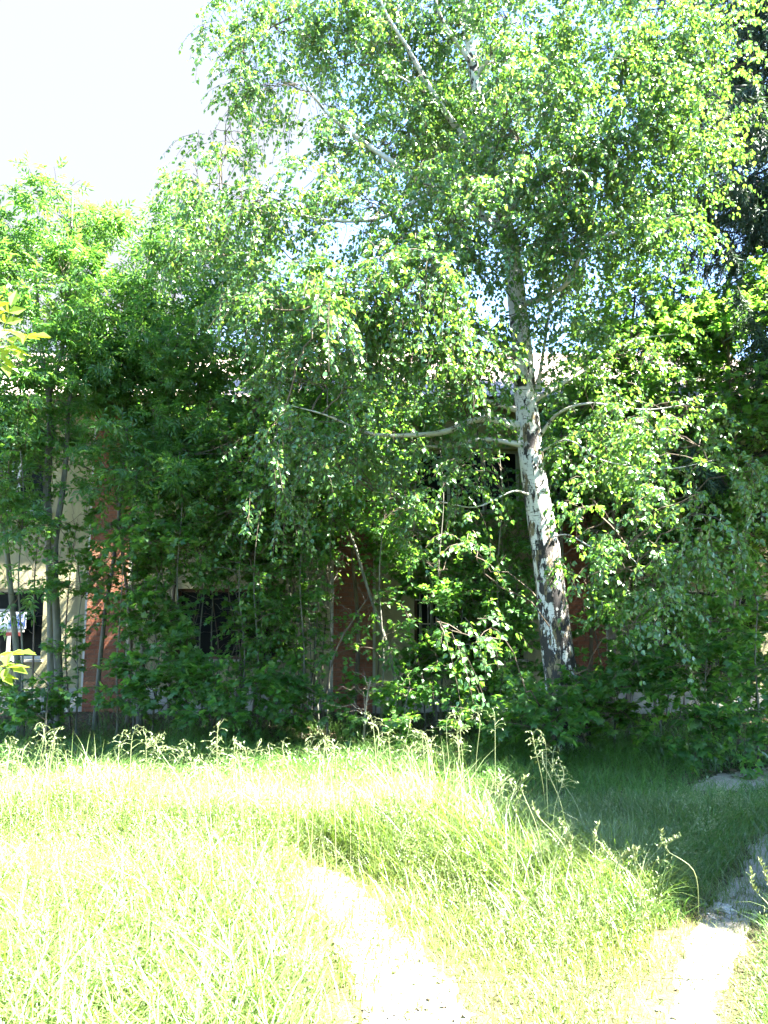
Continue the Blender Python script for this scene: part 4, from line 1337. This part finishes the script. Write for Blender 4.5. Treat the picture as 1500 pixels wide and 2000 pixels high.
def grass_field():
    # shaded/lush boundary: from the far left to the path
    def ridge(x, y):        # tall strip along the light edge
        wv = .28 * np.sin(x * 2.3 + .7) + .18 * np.sin(x * 5.1)
        yy = wv + np.where(x < -.4, 6.1, 6.1 - (x + .4) * .62)
        return np.exp(-((y - yy + .2) / np.where(y > yy - .2, .5, .95)) ** 2)

    def scatter(n, x0, x1, y0, y1):
        return rng.uniform(x0, x1, n), rng.uniform(y0, y1, n)
    short, tall, lush = MB(), MB(), MB()
    # foreground meadow
    n = 230000
    x, y = scatter(n, -3.6, 4.2, 2.4, 6.6)
    vis = np.abs(x) < .56 * y + .5
    x, y = x[vis], y[vis]
    bd = bare_dist(x, y)
    edge = np.clip(bd / .5 + .08, 0, 1)
    dens = np.where(bd < 0, .10 + .42 * np.exp(bd / .22), .3 + .7 * edge)
    dens *= np.clip(.75 + .45 * vnoise(x, y, 3.0, 2), .15, 1)
    mid = np.clip((x + .05) / .5, 0, 1) * np.clip((5.5 - .35 * np.maximum(x, 0) - y) / .6, 0, 1)       # thin dry lawn between the bare strips
    keep = rng.uniform(0, 1, len(x)) < dens
    x, y, edge, mid = x[keep], y[keep], edge[keep], mid[keep]
    rg_ = ridge(x, y)
    h = (.15 + .17 * (1 - mid) + .15 * rg_ * (1 - .6 * mid)) * (.35 + .65 * edge) * rng.uniform(.45, 1.15, len(x)) * (1 + .25 * vnoise(x, y, 2.2, 5))
    dry = rng.uniform(0, 1, len(x)) < (.11 + .45 * mid + .3 * (1 - edge))
    w = rng.uniform(.003, .009, len(x))
    blades(short, x[~dry], y[~dry], h[~dry], w[~dry], .75, 0, 4, 1.0)
    blades(short, x[dry], y[dry], h[dry] * .95, w[dry] * .6, .8, 1, 4, .9)
    # pale fine flowering tops all over the meadow
    px_, py_ = scatter(5500, -3.4, 3.4, 2.5, 6.3)
    k = (bare_dist(px_, py_) > .12) & (np.abs(px_) < .56 * py_ + .4)
    px_, py_ = px_[k], py_[k]
    tp = np.stack([px_, py_, ground_z(px_, py_) + rng.uniform(.18, .5, len(px_)) * np.where(px_ > .2, .6, 1)], -1)
    q = np.repeat(tp, 11, 0) + rng.normal(0, 1, (len(tp) * 11, 3)) * np.array([.018, .018, .035])
    short.leaves(SPK, q, rng.normal(0, .5, q.shape) + np.array([0, 0, .6]), rng.normal(0, 1, q.shape), rng.uniform(.010, .022, len(q)), 2)
    blades(short, px_, py_, tp[:, 2] - ground_z(px_, py_) + .02, np.full(len(px_), .0022), .05, 1)
    # broad long blades close to the camera, lower left
    x, y = scatter(5200, -2.6, -.1, 2.3, 4.6)
    k = bare_dist(x, y) > .2
    x, y = x[k], y[k]
    blades(short, x, y, rng.uniform(.25, .55, len(x)), rng.uniform(.007, .012, len(x)), .8, 0, 5, 1.0)
    tag(short.build('meadow_grass', [M['grass'], M['dry_grass'], M['seed']]), 'sunlit pale green meadow grass in the foreground', 'grass', kind='stuff')
    # taller blades along the light edge
    x, y = scatter(75000, -4.6, 2.6, 4.0, 7.2)
    k = (rng.uniform(0, 1, len(x)) < ridge(x, y) * np.clip(.75 + .5 * vnoise(x, y, 2.6, 9), .1, 1)) & (bare_dist(x, y) > .15)
    x, y = x[k], y[k]
    hh = np.interp(x, [-4.5, -3.0, -2.5, -2.0, -1.5, -1.1, -.7, -.35, 0, .67, .95, 1.15, 2.0], [.7, .72, .86, .62, .50, .64, .56, .62, .76, .80, .55, .42, .34])
    blades(tall, x, y, hh * (.35 + .65 * ridge(x, y) ** 1.5) * rng.uniform(.35, 1.15, len(x)), rng.uniform(.004, .009, len(x)), .6, 0, 5, 1.1)
    tag(tall.build('tall_grass', [M['grass']]), 'taller grass along the edge between sun and shade', 'grass', kind='stuff')
    # shaded long grass
    x, y = scatter(95000, -6.5, 7.0, 5.2, 13.2)
    zone = np.where(x > .3, 1.0, .75) * np.clip((y - np.where(x > .3, 4.6, 6.2)) / .6, 0, 1)
    zone *= np.clip(1.15 - np.maximum(y - 9.0, 0) / 3.0, .12, 1)
    zone *= np.clip(.8 + .5 * vnoise(x, y, 1.7, 4), .08, 1)
    bd = bare_dist(x, y)
    k = (rng.uniform(0, 1, len(x)) < zone) & (bd > .05)
    x, y, bd = x[k], y[k], bd[k]
    hl = (.30 + .14 * vnoise(x, y, 1.3, 6)) * rng.uniform(.5, 1.2, len(x)) * np.clip(.35 + bd / .5, .3, 1)
    blades(lush, x, y, hl, rng.uniform(.005, .010, len(x)), 1.05, 0, 5, 1.3)
    x, y = scatter(32000, 1.2, 3.9, 2.6, 6.6)
    bd = bare_dist(x, y)
    k = (bd > .06) & ((y > 4.3) | (x > .56 * y - .35))
    x, y, bd = x[k], y[k], bd[k]
    blades(lush, x, y, .26 * rng.uniform(.5, 1.2, len(x)) * np.clip(.4 + bd / .5, .3, 1), rng.uniform(.004, .008, len(x)), .7, 0, 4, .9)
    tag(lush.build('shaded_grass', [M['lush_grass']]), 'deep green long grass lying in the shade of the trees', 'grass', kind='stuff')
    # leaf litter under the thicket
    lb = MB()
    x, y = scatter(9000, -7, 7.5, 8.2, 13.8)
    pos = np.stack([x, y, ground_z(x, y) + .015], -1)
    lb.leaves(BIRCH, pos, np.stack([rng.normal(0, 1, len(x)), rng.normal(0, 1, len(x)), rng.normal(0, .15, len(x))], -1),
              np.stack([rng.normal(0, .3, len(x)), rng.normal(0, .3, len(x)), np.ones(len(x))], -1), rng.uniform(.03, .09, len(x)))
    tag(lb.build('leaf_litter', [M['litter']]), 'brown dead leaves on the ground under the trees', 'leaf litter', kind='stuff')


grass_field()


def grit():
    b = MB()
    oc = np.array([(1, 0, 0), (-1, 0, 0), (0, 1, 0), (0, -1, 0), (0, 0, .7), (0, 0, -.7)], float)
    of = np.array([(0, 2, 4), (2, 1, 4), (1, 3, 4), (3, 0, 4), (2, 0, 5), (1, 2, 5), (3, 1, 5), (0, 3, 5)])
    for poly, n in ((PATH, 2600), (BARE, 1500), (BARE2, 500)):
        x0, y0 = poly.min(0)
        x1, y1 = poly.max(0)
        x, y = rng.uniform(x0, x1, n * 3), rng.uniform(max(y0, 2.4), y1, n * 3)
        k = inside(poly, x, y) & (vnoise(x, y, 5.0, 21) > rng.uniform(-.6, .9, len(x)))
        x, y = x[k][:n], y[k][:n]
        pos = np.stack([x, y, ground_z(x, y) + .010], -1)
        b.leaves((oc, of), pos, rng.normal(0, 1, pos.shape) * np.array([1, 1, .1]), np.array([0, 0, 1.0]) + rng.normal(0, .2, pos.shape), rng.gamma(2.0, .0028, len(x)) + .002)
        m = len(x) // 3
        i = rng.integers(0, len(x), m)
        pos = np.stack([x[i] + rng.normal(0, .05, m), y[i] + rng.normal(0, .05, m), ground_z(x[i], y[i]) + .016], -1)
        b.leaves(BIRCH, pos, rng.normal(0, 1, pos.shape) * np.array([1, 1, .1]), np.array([0, 0, 1.0]) + rng.normal(0, .25, pos.shape), rng.uniform(.015, .04, m), 1)
    tag(b.build('grit', [M['stone'], M['litter']]), 'small stones and dead leaf scraps strewn on the trodden ground', 'grit', kind='stuff')


grit()

# flowering grass stalks, each a thing


def stalk(px, py, Y, kind, label, grp):
    top = P(px, py, Y)
    bx, by = top[0] + rng.normal(0, .05), Y + rng.normal(0, .06)
    lean = rng.normal(0, .08)
    nod = np.array([rng.normal(0, .04), rng.normal(0, .03), -.01])
    cut = rng.uniform(.7, 1.1)
    base = np.array([bx - lean, by, ground_z(bx, by) - .02])
    top = top + np.array([0, 0, rng.normal(0, .03)])
    ln = smooth_line([base, base * .5 + top * .5 + np.array([-lean * .35, 0, .04]), top - nod * .5 - np.array([0, 0, .08]), top + nod * .6], 18)
    top = ln[-1].copy()
    root = thing('grass_stalk', base, label, 'grass stalk', grp)
    b = MB()
    b.tube(ln, np.linspace(.0026, .0012, 18), 4)
    b.build('stem', M['seed'], root, root.location)
    s = MB()
    pos, td, sz = [], [], []
    arc = np.concatenate([[0], np.cumsum(np.linalg.norm(np.diff(ln[::-1], axis=0), axis=1))])
    along = lambda d: np.array([np.interp(d, arc, ln[::-1, c]) for c in range(3)])
    s.tube([along(d) for d in (.2, .15, .1, .05, 0)], [.0022, .002, .0018, .0016, .0012], 4, 0)
    if kind == 'loose':
        for k in range(13):
            u = k / 12
            p = along(u * .19 * cut)
            a = rng.uniform(0, 2 * np.pi)
            L = (.025 + .075 * u) * rng.uniform(.6, 1.2)
            e = p + np.array([math.cos(a), math.sin(a), rng.uniform(-.2, .5)]) * L
            s.tube([p, (p + e) / 2 + np.array([0, 0, .012]), e], [.0010, .0009, .0007], 3, 0, cap=False)
            for j in range(2 if u > .3 else 1):
                pos.append(e)
                td.append(np.array([math.cos(a) * .5, math.sin(a) * .5, rng.normal(-.35, .4)]))
                sz.append(rng.uniform(.017, .028))
    else:
        for k in range(26):
            u = k / 25
            p = along(u * .13 * cut)
            pos.append(p)
            td.append(np.array([rng.normal(0, .5), rng.normal(0, .5), .7]))
            sz.append(rng.uniform(.020, .034))
    s.leaves(SPK, np.array(pos), np.array(td), rng.normal(0, 1, (len(pos), 3)), np.array(sz))
    s.build('seed_head', M['seed'], root, root.location)


LOOSE = [(20, 1440, 5.6), (50, 1450, 5.4), (85, 1405, 5.6), (105, 1440, 5.5), (130, 1470, 5.3), (180, 1500, 5.2), (240, 1445, 5.6), (265, 1425, 5.7), (300, 1415, 5.6), (315, 1460, 5.4),
         (340, 1450, 5.6), (375, 1465, 5.5), (385, 1475, 5.3), (430, 1405, 5.6), (450, 1460, 5.4), (470, 1455, 5.5), (505, 1450, 5.5), (525, 1475, 5.3), (205, 1480, 5.4), (720, 1390, 5.8),
         (745, 1435, 5.6), (760, 1420, 5.7), (800, 1402, 5.8), (828, 1418, 5.7), (845, 1440, 5.5), (880, 1395, 5.8), (900, 1384, 5.8), (930, 1386, 5.8), (965, 1390, 5.9), (1085, 1488, 5.3), (1098, 1500, 5.2), (660, 1470, 5.6)]
LOOSE += [(rng.uniform(-5, 660), rng.uniform(1425, 1520), rng.uniform(4.9, 5.8)) for _ in range(46)] + [(rng.uniform(680, 1090), rng.uniform(1410, 1530), rng.uniform(5.1, 5.8)) for _ in range(26)]
TIGHT = [(975, 1515, 4.9), (1022, 1515, 4.8), (1010, 1545, 4.7), (1045, 1560, 4.6), (1100, 1605, 4.3), (1115, 1640, 4.2), (1165, 1620, 4.3), (1185, 1635, 4.2), (1222, 1655, 4.1), (1240, 1640, 4.2), (1290, 1618, 4.3), (1312, 1625, 4.3), (1468, 1690, 3.7), (1490, 1680, 3.7)]
for p in LOOSE:
    stalk(*p, 'loose', 'flowering grass stalk with loose drooping seed head at the far edge of the sunlit grass', 'loose headed grass stalks')
for p in TIGHT:
    stalk(*p, 'tight', 'grass stalk with short tight seed head near the footpath', 'tight headed grass stalks')

# stones on the path and bare strip
STN = [(1412, 1786, .045, 'largest grey stone, lying on the dappled part of the footpath'), (1455, 1645, .03, 'small stone on the shaded bend of the footpath'),
       (1360, 1845, .022, 'small stone at the left side of the footpath'), (812, 1880, .02, 'small stone on the bare sandy strip'), (1290, 1965, .018, 'tiny stone low on the sunlit footpath')]
for px, py, r, lab in STN:
    g = G(px, py)
    b = MB()
    nlat, nlon = 7, 10
    v = []
    for i in range(nlat + 1):
        for j in range(nlon):
            a, t = np.pi * i / nlat, 2 * np.pi * j / nlon
            k = 1 + .16 * math.sin(3 * t + i) + .12 * math.cos(2 * a + j * 1.7)
            v.append((r * 1.3 * k * math.sin(a) * math.cos(t), r * k * math.sin(a) * math.sin(t), r * .65 * k * math.cos(a)))
    q = [(i * nlon + j, i * nlon + (j + 1) % nlon, (i + 1) * nlon + (j + 1) % nlon, (i + 1) * nlon + j) for i in range(nlat) for j in range(nlon)]
    b.quads(v, q)
    o = b.build('stone', M['stone'])
    o.location = (g[0], g[1], float(ground_z(g[0], g[1])) + r * .35)
    tag(o, lab, 'stone')
